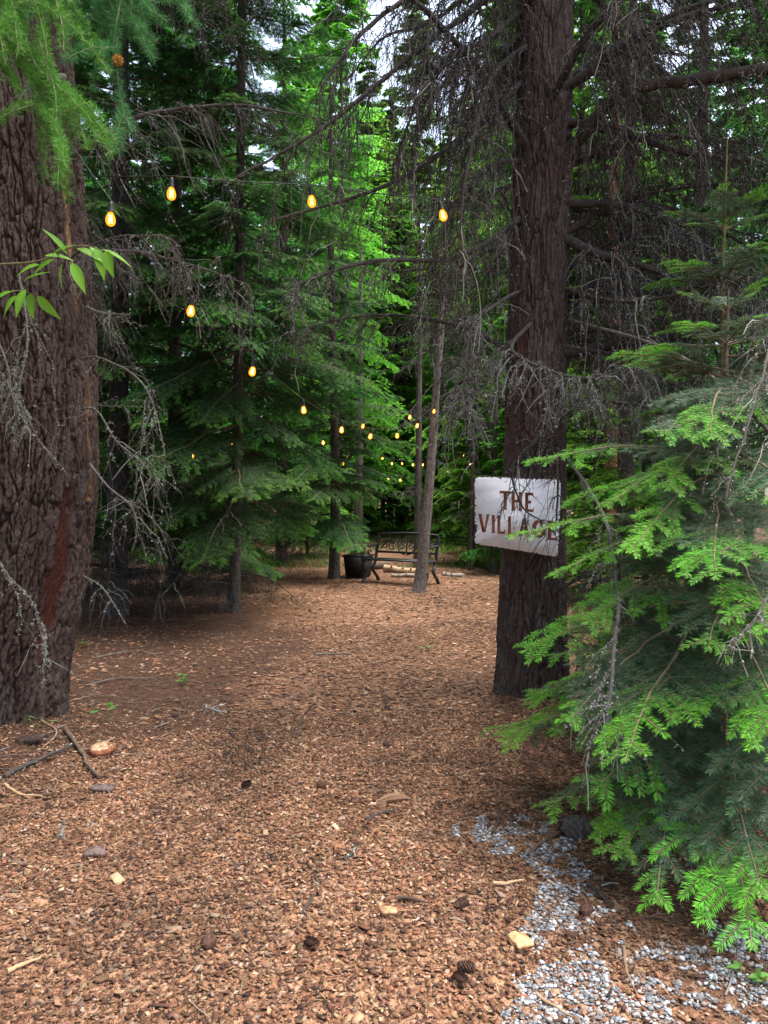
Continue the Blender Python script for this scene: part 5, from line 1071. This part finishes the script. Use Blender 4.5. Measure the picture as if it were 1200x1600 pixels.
# cones
def floor_at(px, py):
    Yd = 1.6 * F / (py - HOR); z = 0
    for _ in range(3): z = g1((px - 600) / F * Yd, Yd); Yd = (1.6 - z) * F / (py - HOR)
    return np.array([(px - 600) / F * Yd, Yd, z])
def cone_mesh(seed, L=.055, r=.019, col=(.075, .040, .028)):
    mb = MB(); rg = np.random.default_rng(seed); n = 90; k = np.arange(n); t = k / n; a = k * 2.39996; rad = r * np.sin(np.pi * (.12 + .86 * t)) ** .7
    c = np.stack([L * (t - .5), np.cos(a) * rad * .55, np.sin(a) * rad * .55], 1); d = unit(np.stack([np.full(n, .75), np.cos(a), np.sin(a)], 1)); nn = np.stack([np.full(n, -1.), np.cos(a), np.sin(a)], 1)
    blades(mb, c, d, nn, r * .85, r * .7, np.array(col) * rg.uniform(.6, 1.5, (n, 1)), belly=.7); p = np.linspace(-.5, .5, 8); tubes(mb, np.stack([L * p, 0 * p, 0 * p], 1), r * .6 * np.sin(np.pi * (.1 + .85 * (p + .5))), 8, np.array(col) * .6); return mb.mesh('cone', M['chip'])
cm = [cone_mesh(1), cone_mesh(2, .05, .021, (.10, .05, .035))]; rng = random.Random(9)
for k, (px, py, lb) in enumerate(((606, 1170, 'dark fallen cone alone mid path below the twig'), (718, 1548, 'fallen cone on the chips near the bottom right of centre'), (733, 1530, 'fallen cone beside another cone left of the gravel'), (918, 1437, 'reddish fallen cone on the gravel band'), (385, 1234, 'dark cone on the chips right of the left trunk litter'), (503, 1236, 'dark cone on the chips left of the dry fern'), (273, 1123, 'dark cone in the shade on the left of the path'), (320, 1490, 'brown cone in the lower left chips'), (721, 1427, 'small cone left of the gravel beside chips'), (482, 1490, 'dark cone at the bottom near the forked twig'))):
    p = floor_at(px, py); o = ob('fallen_cone', cm[k % 2]); o.location = p + np.array([0, 0, .016]); o.rotation_euler = (0, rng.uniform(-.2, .2), rng.uniform(0, 6.28)); tag(o, lb, 'cone', 'fallen cones on the floor')
big = floor_at(900, 1312); o = ob('fallen_cone', cone_mesh(3, .14, .05, (.10, .085, .078))); o.location = big + np.array([0, 0, .04]); o.rotation_euler = (0, 0, .15); tag(o, 'large dark spiky cone lying under the fir bough by the gravel', 'cone')
# cut wood disc, bark scraps, the big pale chip
def slab(name, label, cat, px, py, w_, h_, th, col, seed, tilt=.15, rz=0, inner=None):
    rg = np.random.default_rng(seed); nn = 22 if inner is not None else 16; a = np.linspace(0, 6.283, nn + 1)[:-1]
    sq = 1 / np.maximum(np.abs(np.cos(a)), np.abs(np.sin(a))) if inner is None else 1.0      # broken pieces are angular, the disc is round
    rr = sq * (1 + rg.normal(0, .10, nn)); pts = np.stack([np.cos(a) * rr * w_ / 2, np.sin(a) * rr * h_ / 2, rg.normal(0, .004, nn)], 1)
    mb = MB(); mb.prism(pts * np.array([.92, .92, 0]) + np.array([0, 0, th]), pts, col)
    if inner is not None: mb.prism(pts * .80 + np.array([0, 0, th + .003]), pts * .82 + np.array([0, 0, th - .001]), inner)
    p = floor_at(px, py); o = mb.build(name, principled(name + '_wood', attr=True, rough=.9, noise=(45, .5, 1.4), bump=(90, .006), spec=.15)); o.location = p + np.array([0, 0, .012]); o.rotation_euler = (tilt, rg.normal(0, .12), rz); return tag(o, label, cat)
slab('wood_disc', 'round pale cut slice of branch lying beside the slanting stick', 'wood slice', 155, 1180, .15, .15, .03, (.26, .10, .05), 1, .1, 0, (.50, .31, .20))
slab('wood_block', 'squarish pale orange wood chip larger than the rest, left of the gravel', 'wood chip', 815, 1487, .07, .065, .018, (.52, .30, .15), 2, .25, .5)
slab('bark_scrap', 'grey brown flat bark scrap below the slanting stick', 'bark', 157, 1241, .11, .06, .02, (.13, .095, .085), 3, .1, .2)
slab('bark_scrap', 'dark bark scrap at the foot of the massive left trunk', 'bark', 44, 1164, .17, .07, .03, (.07, .045, .038), 4, .1, -.2)
slab('bark_scrap', 'purplish grey bark scrap in the left lower chips', 'bark', 145, 1344, .09, .05, .02, (.15, .10, .09), 5, .15, .3)
slab('wood_block', 'flat brown chip lying left of the pale orange chip', 'wood chip', 607, 1438, .06, .04, .012, (.38, .22, .12), 6, .1, .3)
# dry fern frond
fo = floor_at(612, 1262); mb = MB(); t = np.linspace(0, 1, 22); ax_ = np.stack([-.09 + .18 * t, .05 * t, .012 + .02 * np.sin(t * 3)], 1); tubes(mb, ax_, np.full(22, .0018), 4, (.30, .19, .10))
for s in (1, -1): blades(mb, ax_[1:], np.stack([np.full(21, .4), np.full(21, s * 1.), np.full(21, .1)], 1), np.array([0, 0, 1.]) + 0 * ax_[1:], .06 * np.sin(np.pi * (.15 + .8 * t[1:])), .010, (.40, .27, .15))
o = mb.build('fern_frond', M['leaf']); o.location = fo; tag(o, 'dry tan fern frond lying on the chips mid foreground', 'fern')
# seedlings
def seedling(px, py, n, hgt, col, label, seed, grass=False):
    rg = np.random.default_rng(seed); p = floor_at(px, py); t = thing('seedling', label, 'plant', p); mb = MB(); st = MB()
    for k in range(n):
        a = rg.uniform(0, 6.283); r = rg.uniform(.0, .05); h = hgt * rg.uniform(.5, 1.1); b = np.array([math.cos(a) * r, math.sin(a) * r, 0]); tp = b + np.array([math.cos(a) * h * .35, math.sin(a) * h * .35, h])
        tubes(st, np.array([b, (b + tp) / 2 + np.array([0, 0, .01]), tp]), np.array([.0018, .0015, .001]), 4, (.10, .14, .04))
        for q in range(1 if grass else 3): d = np.array([rg.normal(), rg.normal(), .2]); leaf_poly(mb, tp, d, np.array([rg.normal(0, .2), -.3, 1.]), rg.uniform(.03, .05) if not grass else .09, .022 if not grass else .008, np.array(col) * rg.uniform(.8, 1.2))
    st.build('stem', M['twig'], t); mb.build('leaves', M['leaf'], t)
seedling(160, 1130, 4, .11, (.10, .28, .05), 'green seedling in the litter right of the massive left trunk', 1)
seedling(62, 1142, 4, .06, (.13, .26, .06), 'tiny grass tuft at the foot of the massive left trunk', 2, True)
seedling(282, 1072, 5, .08, (.10, .26, .04), 'small seedling on the shaded path left of centre', 3)
seedling(668, 1018, 3, .04, (.09, .22, .04), 'tiny green sprout alone in the middle of the path', 4)
seedling(1192, 1545, 4, .03, (.12, .28, .05), 'bright round leaved sprout on the gravel at the right edge', 5)
seedling(130, 1012, 5, .07, (.09, .20, .04), 'small plant in deep shade beside the scar of the left trunk', 6)
